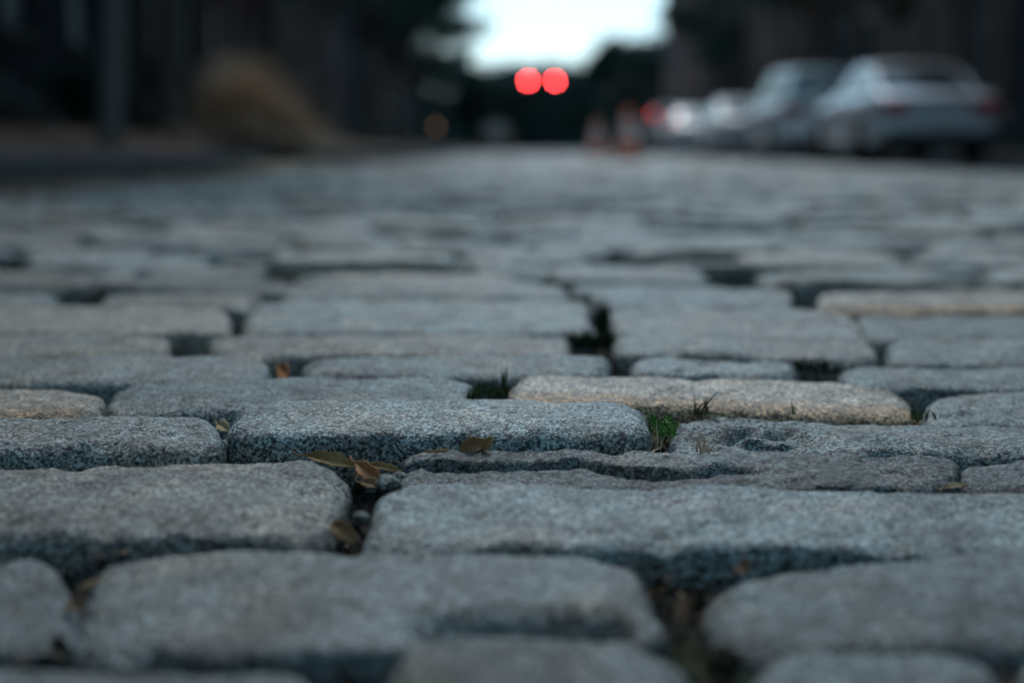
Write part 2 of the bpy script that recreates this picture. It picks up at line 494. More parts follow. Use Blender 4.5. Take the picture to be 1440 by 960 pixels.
# corner positions in the photograph (back-left, back-right, front-left, front-right) + back and front distance
HAND = [
 # row at the very front, tones lowered to paint in lens vignetting
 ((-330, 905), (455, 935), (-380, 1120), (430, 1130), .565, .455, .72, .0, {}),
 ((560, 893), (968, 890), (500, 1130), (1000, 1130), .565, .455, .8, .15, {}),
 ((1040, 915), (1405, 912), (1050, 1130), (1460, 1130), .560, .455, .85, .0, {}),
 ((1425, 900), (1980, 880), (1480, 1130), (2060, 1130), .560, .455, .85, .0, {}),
 # second row, vignette darkening painted into its tones too
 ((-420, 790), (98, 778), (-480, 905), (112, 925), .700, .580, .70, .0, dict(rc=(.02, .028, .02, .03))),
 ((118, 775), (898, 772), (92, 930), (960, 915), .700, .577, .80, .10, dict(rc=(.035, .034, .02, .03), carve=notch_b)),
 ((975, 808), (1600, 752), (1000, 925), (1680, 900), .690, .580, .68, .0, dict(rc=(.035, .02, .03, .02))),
 # third row
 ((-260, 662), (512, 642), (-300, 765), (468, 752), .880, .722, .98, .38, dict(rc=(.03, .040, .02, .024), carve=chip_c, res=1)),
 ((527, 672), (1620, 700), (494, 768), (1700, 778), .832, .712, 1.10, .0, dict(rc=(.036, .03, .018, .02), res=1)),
 # thin broken setts behind the third row
 ((558, 634), (1352, 634), (572, 684), (1350, 688), .908, .842, .72, .06, dict(rc=(.018, .028, .018, .02), carve=crack_sliver, res=2, rough=1.1, edge=.007)),
 ((1340, 645), (1760, 650), (1345, 694), (1790, 700), .905, .845, .62, .0, dict(rc=(.03, .02, .015, .02), res=1)),
 # row in focus
 ((-330, 594), (305, 582), (-345, 648), (322, 625), .985, .888, 1.0, .10, dict(rc=(.02, .024, .02, .022), res=2, rough=1.25)),
 ((328, 564), (908, 561), (312, 612), (920, 606), 1.018, .912, 1.3, .0, dict(rc=(.045, .036, .022, .028), res=2, edge=.010, rough=.7)),
 ((940, 585), (1700, 606), (930, 634), (1740, 644), 1.020, .918, 1.0, .0, dict(rc=(.03, .02, .03, .02), carve=scallop, res=2)),
 # behind the focus
 ((-260, 544), (150, 547), (-280, 590), (138, 592), 1.105, .995, 1.05, .95, dict(rc=(.02, .022, .02, .035), res=1)),
 ((168, 530), (672, 530), (138, 585), (668, 573), 1.158, 1.030, 1.10, .0, dict(rc=(.050, .018, .030, .016), res=1)),
 ((722, 522), (1272, 544), (718, 561), (1302, 590), 1.156, 1.035, 1.62, .95, dict(rc=(.018, .050, .014, .020), res=1)),
 ((1288, 549), (1760, 555), (1300, 600), (1800, 606), 1.135, 1.035, .95, .0, dict(rc=(.045, .02, .02, .02), res=1)),
 ((-330, 499), (378, 499), (-350, 552), (372, 536), 1.28, 1.165, 1.0, .10, dict(rc=(.02, .035, .02, .035))),
 ((420, 499), (862, 499), (425, 531), (858, 530), 1.28, 1.165, 1.10, .0, dict(rc=(.034, .02, .02, .02))),
 ((882, 505), (1128, 508), (885, 527), (1122, 530), 1.270, 1.175, 1.05, .05, dict(rc=(.03, .02, .02, .02))),
 ((1170, 517), (1640, 517), (1178, 548), (1680, 552), 1.26, 1.15, 1.0, .0, dict(rc=(.04, .02, .02, .02))),
 ((-260, 472), (250, 469), (-280, 508), (240, 505), 1.43, 1.30, 1.2, .55, dict(rc=(.02, .05, .02, .03))),
 ((292, 470), (808, 470), (296, 502), (806, 501), 1.425, 1.295, .98, .55, dict(rc=(.05, .02, .03, .02))),
 ((850, 431), (1190, 436), (868, 500), (1246, 503), 1.62, 1.30, 1.12, .3, dict(rc=(.03, .06, .03, .05))),
 ((1238, 478), (1640, 478), (1250, 513), (1680, 513), 1.42, 1.28, 1.05, .0, dict(rc=(.03, .02, .03, .02))),
 ((-240, 431), (322, 431), (-260, 474), (330, 468), 1.66, 1.45, 1.25, .70, dict(rc=(.02, .06, .02, .03))),
 ((352, 421), (828, 421), (334, 470), (842, 469), 1.68, 1.45, 1.4, .10, dict(rc=(.05, .04, .03, .02))),
 ((1196, 444), (1600, 444), (1215, 480), (1640, 480), 1.62, 1.45, .90, .0, dict(rc=(.03, .02, .03, .02))),
 ((150, 413), (372, 413), (130, 433), (345, 433), 1.80, 1.68, 1.0, .5, {}),
 ((-120, 420), (20, 420), (-150, 436), (40, 436), 1.79, 1.68, .9, .0, {}),
 ((400, 398), (800, 398), (392, 420), (806, 420), 1.82, 1.70, 1.0, .15, {}),
 ((815, 402), (1112, 404), (842, 433), (1118, 436), 1.84, 1.64, 1.2, .0, dict(rc=(.03, .05, .03, .03))),
 ((1146, 411), (1560, 409), (1150, 437), (1600, 437), 1.80, 1.64, 1.25, .75, dict(rc=(.03, .02, .02, .02))),
]
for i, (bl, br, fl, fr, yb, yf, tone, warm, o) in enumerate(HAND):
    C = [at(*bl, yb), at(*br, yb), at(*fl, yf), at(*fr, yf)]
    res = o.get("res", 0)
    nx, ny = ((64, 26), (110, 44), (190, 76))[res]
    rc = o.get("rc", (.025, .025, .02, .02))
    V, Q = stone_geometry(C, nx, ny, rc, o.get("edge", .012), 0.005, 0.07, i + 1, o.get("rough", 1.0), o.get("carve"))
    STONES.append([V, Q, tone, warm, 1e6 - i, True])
    if warm > .7:      # iron stain along the worn front edge of the tan setts
        yf_ = V[:, 1].min(); b_ = (V[:, 1] - yf_) / (V[:, 1].max() - yf_)
        STONES[-1].append(np.clip((.30 - b_ + .14 * fbm(V, 40, 3, 88)) / .12, 0, 1))
# carry the same courses on beyond the frame on both sides
n_hand = len(HAND)
for i in range(n_hand):
    bl, br, fl, fr, yb, yf = HAND[i][:6]
    for side, pb, pf, go in ((1, br, fr, br[0] > 1440), (-1, bl, fl, bl[0] < 0)):
        if not go: continue
        B = at(*pb, yb); F = at(*pf, yf)
        while abs(B[0]) < 1.25:
            w = random.uniform(.2, .32); g = random.uniform(.010, .022)
            b0 = B + (side * g, 0, 0); f0 = F + (side * g, 0, 0)
            b1 = b0 + (side * w, random.uniform(-.004, .004), 0); f1 = f0 + (side * w, random.uniform(-.004, .004), 0)
            b1[2] = b1[2] * .5 + random.gauss(0, .004); f1[2] = f1[2] * .5 + random.gauss(0, .004)
            C = [b0, b1, f0, f1] if side > 0 else [b1, b0, f1, f0]
            V, Q = stone_geometry(C, 40, 18, tuple(random.uniform(.02, .04) for _ in range(4)), .012, .005, .055, 500 + len(STONES))
            STONES.append([V, Q, float(np.clip(random.gauss(1, .15), .7, 1.3)), random.choice((0, 0, .1, .4)), 10 if abs(b0[0]) < .36 * yb else -1, True])
            B, F = b1, f1
hand_boxes = [(s[0][:, 0].min(), s[0][:, 0].max(), s[0][:, 1].min(), s[0][:, 1].max()) for s in STONES]

def overlaps_hand(x0, x1, y0, y1):
    for a, b, c, d in hand_boxes:
        if x0 < b - 0.012 and x1 > a + 0.012 and y0 < d - 0.012 and y1 > c + 0.012:
            return True
    return False

y = -1.2
k = 100
while y < 36:
    pitch = random.uniform(0.118, 0.145)
    if 1.75 < y < 4: pitch *= 1.12
    slope = random.uniform(-0.02, 0.02) * (0.35 if y < 3 else 1)
    x = KERB_L + random.uniform(0.01, 0.12)
    lim = LANE + random.uniform(-.06, .06)
    while x < lim - 0.08:
        w = random.choice((0.20, 0.24, 0.27, 0.30, 0.33)) * random.uniform(0.9, 1.1)
        gap = random.uniform(0.008, 0.026) if random.random() < 0.72 else random.uniform(0.03, 0.07)
        x1 = x + w
        g2 = random.uniform(0.010, 0.028)
        yy = y + slope * (x + w / 2) * 0.3
        if not overlaps_hand(x, x1, yy, yy + pitch - g2):
            dz = random.gauss(0, 0.0068)
            tl = random.gauss(0, 0.0045); tf = random.gauss(0, 0.0035)
            zz = road_z([x, x1, x, x1], [yy + pitch, yy + pitch, yy, yy])
            j = [random.uniform(-0.007, 0.007) for _ in range(8)]
            C = [(x + j[0], yy + pitch - g2 + j[1], zz[0] + dz + tl + tf), (x1 + j[2], yy + pitch - g2 + j[3], zz[1] + dz - tl + tf),
                 (x + j[4], yy + j[5] * .4, zz[2] + dz + tl - tf), (x1 + j[6], yy + j[7] * .4, zz[3] + dz - tl - tf)]
            near = y < 5.2 and abs(x) < 0.40 * y + 0.6
            nx, ny = (26, 14) if near else ((8, 6) if y < 14 else (6, 5))
            rc = tuple(random.uniform(0.022, 0.05) for _ in range(4))
            V, Q = stone_geometry(C, nx, ny, rc, random.uniform(.012, .021), 0.007, 0.045, k, 1.0 if near else 0.6)
            cx, cy = (x + x1) / 2, yy + pitch / 2
            vis = cy > 0.35 and abs(cx) < 0.365 * cy + 0.12
            area = (w * pitch / cy ** 3) if vis else -1
            tone = float(np.clip(random.gauss(1.16, 0.25), 0.55, 1.7))  # mean raised: brighter light up the street painted into stone colour
            warm = random.choice((0, 0, 0, 0.1, 0.2, 0.4, 0.6, 0.9)) * random.uniform(0.6, 1)
            STONES.append([V, Q, tone, warm, area, False])
        k += 1
        x = x1 + gap
    y += pitch

vis_st = [s for s in STONES if s[4] > 0]
vis_st.sort(key=lambda s: -s[4])
single = vis_st[:299]
ids = set(id(s) for s in single)
for s in single:
    V = s[0]; c = V.mean(0); c[2] = V[:, 2].max()
    n = len(V)
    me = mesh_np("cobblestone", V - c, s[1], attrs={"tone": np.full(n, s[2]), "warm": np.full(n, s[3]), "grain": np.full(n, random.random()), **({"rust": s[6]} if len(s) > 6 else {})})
    o = link_mesh("cobblestone", me, M_GRANITE, bed, loc=tuple(c))
    if s[5] and s[3] > 0.7:
        o["label"] = "tan cobblestone with warm brown edge"
rest = [s for s in STONES if id(s) not in ids]
off = 0; VV = []; QQ = []; TT = []; WW = []
for s in rest:
    VV.append(s[0]); QQ.append(s[1] + off); off += len(s[0])
    TT.append(np.full(len(s[0]), s[2])); WW.append(np.full(len(s[0]), s[3]))
me = mesh_np("distant_cobblestones", np.concatenate(VV), np.concatenate(QQ), attrs={"tone": np.concatenate(TT), "warm": np.concatenate(WW)})
o = link_mesh("distant_cobblestones", me, M_GRANITE, bed); o["kind"] = "stuff"

# street surface far beyond the last modelled row
fb = MB(); fb.add([(-14, 36, -0.003), (14, 36, -0.003), (14, 160, -0.003), (-14, 160, -0.003)], [(0, 1, 2, 3)])
tag(fb.build("distant_street", make_far_setts()), "far end of the cobbled street", kind="structure")
gb = MB(); gb.add([(-1500, -400, -0.30), (1500, -400, -0.30), (1500, 2500, -0.30), (-1500, 2500, -0.30)], [(0, 1, 2, 3)])
tag(gb.build("ground", simple("earth", (0.06, 0.055, 0.045), 0.95)), "bare ground around the street", kind="structure")
cb = MB(); cb.box(-120, 120, 112, 160, -0.25, -0.02)
tag(cb.build("cross_street", simple("asphalt", (0.05, 0.05, 0.052), 0.9, bump=0.004, scale=60)), "asphalt cross street at the end of the block", kind="structure")

pk = MB()
for j in range(40):
    yy = -50 + j * 4
    pk.add([(LANE + .1, yy, -.012), (KERB_R, yy, -.004), (KERB_R, yy + 4, -.004), (LANE + .1, yy + 4, -.012)], [(0, 1, 2, 3)])
tag(pk.build("parking_lane", simple("asphalt_painted_shade", (0.014, 0.017, 0.021), 1.0, spec=.0, bump=.003, scale=90)), "asphalt parking lane under the cars on the right, shade painted into its dark colour", kind="structure")  # near-black base colour also carries the shadow around the parked cars
# kerbs, each stone on its own
M_KERB = simple("kerb_granite", (0.07, 0.08, 0.088), 0.75, scale=40, bump=0.004)
for side, xk, ztop, y_end in ((-1, KERB_L, 0.150, 62), (1, KERB_R, 0.14, 62)):
    kb = MB(); kb.box(min(xk, xk + side * .17), max(xk, xk + side * .17), -50, 110, -0.2, ztop - 0.02)
    ko = kb.build("kerb_footing", M_KERB); tag(ko, "left kerb line of long granite blocks" if side < 0 else "right kerb line behind the parked cars", kind="structure")
    proto_mesh = None
    yk = -4.0; i = 0
    while yk < y_end:
        if proto_mesh is None:
            o = MB().box(-.08, .08, 0, 1.48, -.14, .0).build("kerbstone", M_KERB, ko, bevel=.012); proto_mesh = o.data
        else:
            o = link_mesh("kerbstone", proto_mesh, M_KERB, ko); b = o.modifiers.new("bevel", 'BEVEL'); b.width = .012; b.segments = 2
        o.location = (xk + side * .082 + random.uniform(-.006, .006), yk, ztop + random.uniform(-.008, .008))
        o.rotation_euler = (random.uniform(-.003, .003), 0, random.uniform(-.004, .004))
        yk += 1.5; i += 1

# brick pavements, rising away from the kerb on the left
def sidewalk(name, prof, mat, label):
    xs = [p[0] for p in prof]; ys = np.linspace(-50, 110, 80)
    V = []; 
    for yy in ys:
        for (xx, zz) in prof:
            V.append((xx, yy, zz + 0.012 * math.sin(yy * 1.3 + xx)))
    n = len(prof)
    Q = [(j * n + i, j * n + i + 1, (j + 1) * n + i + 1, (j + 1) * n + i) for j in range(len(ys) - 1) for i in range(n - 1)]
    tag(link_mesh(name, mesh_np(name, V, Q), mat), label, kind="structure")
M_PAVE = make_brick("pavement_brick", (0.12, 0.065, 0.052), (0.08, 0.048, 0.042), (0.05, 0.046, 0.042), axes="xy")
sidewalk("brick_sidewalk", [(-2.668, .125), (-3.2, .22), (-3.9, .33), (-5, .36), (-7.3, .40)], M_PAVE, "brick sidewalk sloping up from the left kerb")
sidewalk("right_sidewalk", [(7.47, .12), (8.2, .13), (9.3, .15)], M_PAVE, "brick sidewalk behind the parked cars")

# ------------------------------------------------------------------ small things in the joints
M_LEAF_BROWN = make_leafmat("leaf_brown", (0.22, 0.13, 0.065), (0.42, 0.26, 0.14), 0.55, 60)
M_LEAF_ORANGE = make_leafmat("leaf_orange", (0.36, 0.15, 0.065), (0.55, 0.27, 0.13), 0.5, 70)
M_LEAF_OLIVE = make_leafmat("leaf_olive", (0.25, 0.150, 0.065), (0.42, 0.27, 0.13), 0.5, 60)
M_LEAF_DULL = make_leafmat("leaf_dull", (0.09, 0.06, 0.04), (0.19, 0.13, 0.085), 0.7, 60)
M_LEAF_PALE = make_leafmat("leaf_pale", (0.45, 0.33, 0.20), (0.65, 0.50, 0.33), 0.6, 60)
M_STRAW = make_leafmat("straw", (0.45, 0.35, 0.23), (0.68, 0.57, 0.41), 0.6, 40)
M_GREEN = make_leafmat("fresh_green", (0.05, 0.14, 0.025), (0.11, 0.23, 0.05), 0.45, 90)
M_MOSS = make_leafmat("dark_moss", (0.014, 0.024, 0.012), (0.035, 0.05, 0.022), 0.8, 30)
M_GRASS = make_leafmat("joint_grass_green", (0.04, 0.058, 0.022), (0.09, 0.115, 0.045), 0.6, 30)

def leaf(p0, p1, width, mat, label, curl=0.3, roll=0.0, lift=0.004, group="dry leaves caught in the joints"):
    """a curled dry leaf with midrib, from stem point to tip"""
    p0 = Vector(p0); p1 = Vector(p1); d = p1 - p0; L = d.length; d.normalize()
    side = d.cross(Vector((0, 0, 1))).normalized()
    side = Matrix.Rotation(roll, 3, d) @ side
    up = side.cross(d).normalized()
    n, m = 18, 9
    V = []; F = []
    sd = random.random() * 10
    for i in range(n):
        t = i / (n - 1)
        w = width * 0.5 * (math.sin(math.pi * min(1, t * 0.96 + 0.02)) ** 0.75) * (1 + 0.10 * math.sin(t * 19 + sd))
        c = p0 + d * (L * t) + up * (lift * math.sin(math.pi * t) + 0.12 * L * curl * math.sin(t * 4 + sd) * t)
        for j in range(m):
            s = (j / (m - 1)) * 2 - 1
            ang = s * curl * 1.6
            off = side * (math.sin(ang) / max(.01, curl * 1.6) * w) + up * ((1 - math.cos(ang)) / max(.01, curl * 1.6) * w + 0.0006 * math.sin(t * 40 + abs(s) * 6) - 0.0012 * math.exp(-(s * 5) ** 2))
            V.append(c + off)
    for i in range(n - 1):
        for j in range(m - 1):
            a = i * m + j
            F.append((a, a + 1, a + m + 1, a + m))
    root = empty("dry_leaf", p0)
    tag(root, label, "leaf", group)
    me = bpy.data.meshes.new("leaf_blade"); me.from_pydata([tuple(v - p0) for v in V], [], F); me.update()
    for p in me.polygons: p.use_smooth = True
    o = link_mesh("leaf_blade", me, mat, root)
    s = o.modifiers.new("thickness", 'SOLIDIFY'); s.thickness = 0.0004
    st = MB().tube([(0, 0, 0), tuple(-d * L * .12 + Vector((0, 0, -.001))), tuple(-d * L * .22 + Vector((0, 0, .001)))], [.0006, .0005, .0004], 6)
    st.build("leaf_stem", mat, root, smooth=True)
    return root

leaf(at(428, 640, .893), at(503, 657, .888), .011, M_LEAF_OLIVE, "olive brown dry leaf arched over the edge of the large front left cobble", .5, .75, .003)
leaf(at(500, 649, .890), at(541, 683, .866), .011, M_LEAF_ORANGE, "orange dry leaf pointing down into the joint", .45, .9, .002)
leaf(at(506, 677, .868), at(536, 685, .862), .008, M_LEAF_BROWN, "short brown leaf lying flat below the orange leaf", .3, .7, .002)
leaf(at(508, 653, .897), at(566, 661, .893), .006, M_LEAF_OLIVE, "thin olive leaf sliver beside the orange leaf", .3, .8, .001)
leaf(at(574, 648, .905), at(655, 638, .910), .010, M_LEAF_BROWN, "long tan leaf edge lying on the cracked sliver of stone", .25, .9, .002)
leaf(at(645, 637, .903), at(682, 619, .907), .012, M_LEAF_BROWN, "crumpled brown leaf standing against the sharp grey cobble", .7, 1.1, .003)
leaf(at(678, 634, .902), at(692, 614, .904), .008, M_LEAF_OLIVE, "small folded leaf tip leaning right of the crumpled one", .7, 1.2, .002)
leaf(at(466, 735, .750), at(503, 762, .735), .010, M_LEAF_BROWN, "blurred brown leaf in the dark joint between the two large front cobbles", .3, .9, .003)
leaf(at(306, 595, .99), at(322, 605, .97), .009, M_LEAF_PALE, "pale peach leaf scrap left of the sharp grey cobble", .3, .8, .001)
leaf(at(392, 514, 1.22), at(408, 531, 1.17), .014, M_LEAF_ORANGE, "tiny orange leaf scrap in the dark gap behind the row in focus", .4, 1.0, .001)
leaf(at(1190, 683, .856), at(1224, 686, .848), .006, M_LEAF_BROWN, "orange leaf scrap at the right end of the cracked stone", .2, .5, .001)
leaf(at(1325, 686, .85), at(1360, 681, .85), .004, M_LEAF_PALE, "thin pale straw leaf at the far right joint", .2, .6, .001)
leaf(at(1036, 797, .66), at(1058, 801, .65), .010, M_LEAF_DULL, "blurred tan leaf scrap in the front right joint", .3, .8, .002)
leaf(at(962, 845, .60), at(970, 870, .59), .010, M_LEAF_DULL, "blurred upright leaf scrap between the two front cobbles", .3, .9, .002)
leaf(at(98, 845, .63), at(118, 854, .62), .010, M_LEAF_DULL, "blurred leaf scrap in the front left joint", .3, .7, .002)

def pebble(c, r, label, mat=M_GRANITE, seed=0):
    n, m = 22, 14
    th = np.linspace(0, math.pi, m); ph = np.linspace(0, 2 * math.pi, n, endpoint=False)
    T, Pp = np.meshgrid(th, ph, indexing='ij')
    V = np.stack([np.sin(T) * np.cos(Pp), np.sin(T) * np.sin(Pp), np.cos(T) * .75], -1).reshape(-1, 3)
    V *= (1 + 0.28 * fbm(V + seed * 3.1, 1.3, 3, seed))[:, None]
    V = V * r
    idx = np.arange(m * n).reshape(m, n)
    Q = np.stack([idx[:-1], np.roll(idx[:-1], -1, 1), np.roll(idx[1:], -1, 1), idx[1:]], -1).reshape(-1, 4)
    me = mesh_np("pebble", V, Q, attrs={"tone": np.full(len(V), .9), "warm": np.full(len(V), .1)})
    o = link_mesh("pebble", me, mat, None, loc=tuple(c)); tag(o, label, "stone", "loose stones in the joints")
pebble(at(545, 680, .865), .0075, "small grey stone chip beside the orange leaf", seed=1)
pebble(at(562, 672, .875), .0055, "smaller dark stone chip wedged at the cracked stone", seed=2)
pebble(at(318, 628, .93), .006, "brown pebble between the left cobble and the sharp one", seed=3)
pebble(at(508, 728, .765), .005, "pale blurred pebble above the blurred leaf", seed=4)
pebble(at(905, 640, .92), .005, "dark pebble beneath the green sprout", seed=5)

def blades(name, c, n, hgt, spread, mat, label, cat, lean=0.5, w=0.0012, seed=1, flat=False, kind=None, group=None, squash=1.0):
    rnd = random.Random(seed)
    mb = MB()
    for i in range(n):
        a = rnd.uniform(0, 2 * math.pi); r = spread * math.sqrt(rnd.random())
        b = Vector((math.cos(a) * r, math.sin(a) * r * squash, 0))
        h = hgt * rnd.uniform(0.5, 1.1); da = rnd.uniform(0, 2 * math.pi); le = lean * rnd.uniform(.3, 1.2)
        dv = Vector((math.cos(da) * le, math.sin(da) * le, 1 if not flat else .18)).normalized()
        bend = Vector((math.cos(da), math.sin(da), -.3)) * le * h * .5
        sd = dv.cross(Vector((rnd.uniform(-1, 1), rnd.uniform(-1, 1), .1))).normalized() * w * rnd.uniform(.6, 1.2)
        pts = [b + dv * h * t + bend * t * t for t in (0, .35, .7, 1)]
        vs = []
        for q, f in zip(pts, (1, .9, .55, .08)):
            vs += [q - sd * f, q + sd * f]
        mb.add(vs, [(0, 1, 3, 2), (2, 3, 5, 4), (4, 5, 7, 6)])
    o = mb.build(name, mat, loc=tuple(c), smooth=True)
    tag(o, label, cat, group, kind)
    return o
g1 = "grass tufts growing in the joints"
blades("grass_tuft", at(690, 558, 1.09), 70, .014, .020, M_GRASS, "short green grass tuft in the gap left of the tan cobble", "grass", seed=3, group=g1)
blades("grass_tuft", at(706, 548, 1.10), 4, .022, .005, M_GRASS, "taller single grass blades beside the tan cobble", "grass", lean=.35, seed=4, group=g1)
blades("grass_tuft", at(984, 583, 1.028), 9, .020, .008, M_GRASS, "dark grass spikes in front of the tan cobble", "grass", seed=5, group=g1)
blades("grass_tuft", at(1115, 584, 1.028), 4, .012, .004, M_GRASS, "tiny dark grass spike near the middle of the tan cobble's front", "grass", seed=6, group=g1)
blades("grass_tuft", at(1300, 590, 1.03), 20, .010, .012, M_GRASS, "low grass at the right end of the tan cobble", "grass", seed=7, group=g1)
blades("grass_tuft", at(838, 488, 1.42), 160, .022, .030, M_MOSS, "dark mossy grass clump filling the wide gap behind the tan cobble", "grass", seed=8, group=g1)
blades("grass_tuft", at(846, 470, 1.52), 40, .045, .008, M_MOSS, "tall dark grass spike at the back of the mossy clump", "grass", lean=.2, w=.002, seed=9, group=g1)
blades("grass_tuft", at(1150, 520, 1.25), 90, .010, .030, M_MOSS, "low dark moss in the gap right of the thin sett", "grass", seed=10, group=g1)
g2 = "dry grass tufts beside the sharp cobble"
blades("dry_grass", at(915, 634, .935), 16, .022, .007, M_STRAW, "dry straw stalks standing beside the right end of the sharp cobble", "dry grass", lean=.45, w=.0006, seed=11, group=g2)
blades("dry_grass", at(988, 636, .912), 12, .016, .005, M_STRAW, "small fan of pale dry stalks right of the green sprout", "dry grass", lean=.7, w=.0008, seed=12, group=g2)
blades("dry_grass", at(892, 640, .915), 34, .018, .016, M_STRAW, "flattened dry grass at the foot of the sharp cobble", "dry grass", lean=1.0, w=.0006, seed=13, flat=True, group=g2, squash=.4)
# fallen blade lying on the right hand cobble
bl = MB(); pts = [at(985, 583, 1.01), at(1000, 580.5, 1.012), at(1022, 584, 1.008)]
bl.tube([tuple(p) for p in pts], [.0006, .0007, .0003], 6)
tag(bl.build("grass_tuft", M_GRASS, smooth=True), "single bent grass blade lying over the edge of the right hand grey cobble", "grass")

def sprout():
    c = Vector(at(934, 612, .955))
    root = empty("green_sprout", c)
    tag(root, "bright green seedling with lobed leaves right of the sharp grey cobble", "plant")
    rnd = random.Random(5)
    for i in range(20):
        a = rnd.uniform(0, 2 * math.pi); h = rnd.uniform(.002, .012); r = rnd.uniform(.002, .012)
        tip = Vector((math.cos(a) * r, math.sin(a) * r, h))
        MB().tube([(0, 0, -.006), tuple(tip * .5 + Vector((0, 0, .002))), tuple(tip)], [.0005, .0004, .0003], 5).build("stalk", M_GREEN, root, smooth=True)
        mb = MB(); L = rnd.uniform(.0045, .0075)
        nrm = Vector((rnd.uniform(-.5, .5), -rnd.uniform(.5, 1.2), rnd.uniform(.5, 1))).normalized()
        ax = Vector((math.cos(a), math.sin(a), .3)); ax = (ax - nrm * ax.dot(nrm)).normalized(); bx = nrm.cross(ax)
        ring = []
        for q in range(20):
            t = 2 * math.pi * q / 20
            rr = L * .5 * (1 + .24 * math.cos(5 * t)) * (1 - .2 * math.cos(t))
            ring.append(tip + ax * (rr * math.cos(t)) + bx * (rr * math.sin(t) * .85) + nrm * (.0012 * math.cos(5 * t)))
        mb.add([tip + nrm * -.0006] + ring, [(0, 1 + q, 1 + (q + 1) % 20) for q in range(20)])
        mb.build("leaf", M_GREEN, root, smooth=True)
sprout()

# countless bits in the joints: crumbs of soil, moss and short grass
def crumbs():
    rnd = random.Random(21); V = []; F = []
    for i in range(9000):
        Y = rnd.uniform(.5, 2.2); X = rnd.uniform(-.45, .45) * Y + rnd.uniform(-.1, .1)
        r = rnd.uniform(.0008, .0026) if i % 6 else rnd.uniform(.003, .0055); z = -.033 + rnd.uniform(-.004, .009)
        n = len(V)
        V += [(X + r * rnd.uniform(.6, 1.4), Y, z), (X - r * .7, Y + r * rnd.uniform(.5, 1.3), z), (X - r * .6, Y - r * rnd.uniform(.6, 1.2), z), (X, Y, z + r * rnd.uniform(.8, 1.8)), (X, Y, z - r)]
        F += [(n, n + 1, n + 3), (n + 1, n + 2, n + 3), (n + 2, n, n + 3), (n + 1, n, n + 4), (n + 2, n + 1, n + 4), (n, n + 2, n + 4)]
    tag(link_mesh("soil_crumbs", mesh_np("soil_crumbs", V, F, smooth=False), M_SOIL), "crumbs of dark soil and grit in the joints between the cobbles", "soil", kind="stuff")
crumbs()
def joint_debris():
    """dead leaf crumbs and bits of straw packed in the joints"""
    rnd = random.Random(24); V = []; F = []
    for i in range(5200):
        Y = rnd.uniform(.52, 2.6); X = rnd.uniform(-.42, .42) * Y
        if vnoise(np.array([[X, Y, 0]]), 9, 57)[0] < -.15: continue
        L = rnd.uniform(.002, .008); w = L * rnd.choice((.12, .3, .5)); a = rnd.uniform(0, 6.28); z = -.032 + rnd.uniform(0, .014)
        d = Vector((math.cos(a), math.sin(a), rnd.uniform(-.5, .5))) * L; q = Vector((-math.sin(a), math.cos(a), rnd.uniform(-.4, .4))) * w; c = Vector((X, Y, z)); k = len(V)
        V += [c - d, c + q, c + d + Vector((0, 0, w * .5)), c - q]; F.append((k, k + 1, k + 2, k + 3))
    tag(link_mesh("joint_debris", mesh_np("joint_debris", V, F, smooth=False), M_DEBRIS), "crushed leaf crumbs and straw bits in the joints between the cobbles", "debris", kind="stuff")
M_DEBRIS = make_leafmat("debris_brown", (0.05, 0.034, 0.02), (0.26, 0.19, 0.12), 0.8, 110)
joint_debris()
def joint_grass():
    rnd = random.Random(22); mb = MB()
    for i in range(3500):
        Y = rnd.uniform(.5, 3.5); X = rnd.uniform(-.45, .45) * Y
        if vnoise(np.array([[X, Y, 0]]), 7, 55)[0] < .12: continue
        h = rnd.uniform(.010, .026); b = Vector((X, Y, -.042)); a = rnd.uniform(0, 6.28)
        sd = Vector((math.cos(a), math.sin(a), 0)) * rnd.uniform(.0006, .0012)
        dv = Vector((rnd.uniform(-.5, .5), rnd.uniform(-.5, .5), 1))
        mb.add([b - sd, b + sd, b + dv * h * .6 + sd * .6, b + dv * h * .6 - sd * .6, b + dv * h], [(0, 1, 2, 3), (3, 2, 4)])
    tag(mb.build("joint_moss", M_GRASS, smooth=True), "moss and short grass in the joints between the cobbles", "moss", kind="stuff")
joint_grass()

# fallen leaves along the left kerb
def litter(name, n, xr, yr, zf, label, sz=(.02, .05), seed=30, mat=None):
    rnd = random.Random(seed); V = []; F = []
    for i in range(n):
        X = xr(rnd); Y = yr(rnd); s = rnd.uniform(*sz); a = rnd.uniform(0, 6.28); t = rnd.uniform(-.5, .5)
        z = zf(X, Y) + rnd.uniform(.0, .02)
        dx, dy = math.cos(a) * s, math.sin(a) * s; k = len(V)
        V += [(X - dx, Y - dy, z), (X + dy * .5, Y - dx * .5, z + s * .3 * t), (X + dx, Y + dy, z + s * .4), (X - dy * .5, Y + dx * .5, z + s * .3 * abs(t))]
        F.append((k, k + 1, k + 2, k + 3))
    tag(link_mesh(name, mesh_np(name, V, F, smooth=False), mat or M_LEAF_BROWN), label, "leaves", kind="stuff")
litter("gutter_leaves", 8000, lambda r: KERB_L + .02 + abs(r.gauss(0, .33)), lambda r: r.uniform(2, 40), lambda x, y: .004, "brown fallen leaves gathered along the left gutter", mat=M_LEAF_DULL)
litter("leaf_drift", 900, lambda r: -2.15 + r.gauss(0, .16), lambda r: 13.6 + r.gauss(0, .8), lambda x, y: .02, "pale tan drift of leaves in the street by the bush", seed=31, mat=M_LEAF_PALE)
litter("sidewalk_leaves", 2600, lambda r: r.uniform(-5, -2.7), lambda r: r.uniform(2, 40), lambda x, y: float(np.interp(-x, [2.6, 3.2, 3.9, 5], [.13, .23, .335, .365])) + .012, "brown fallen leaves scattered on the left sidewalk", seed=32)

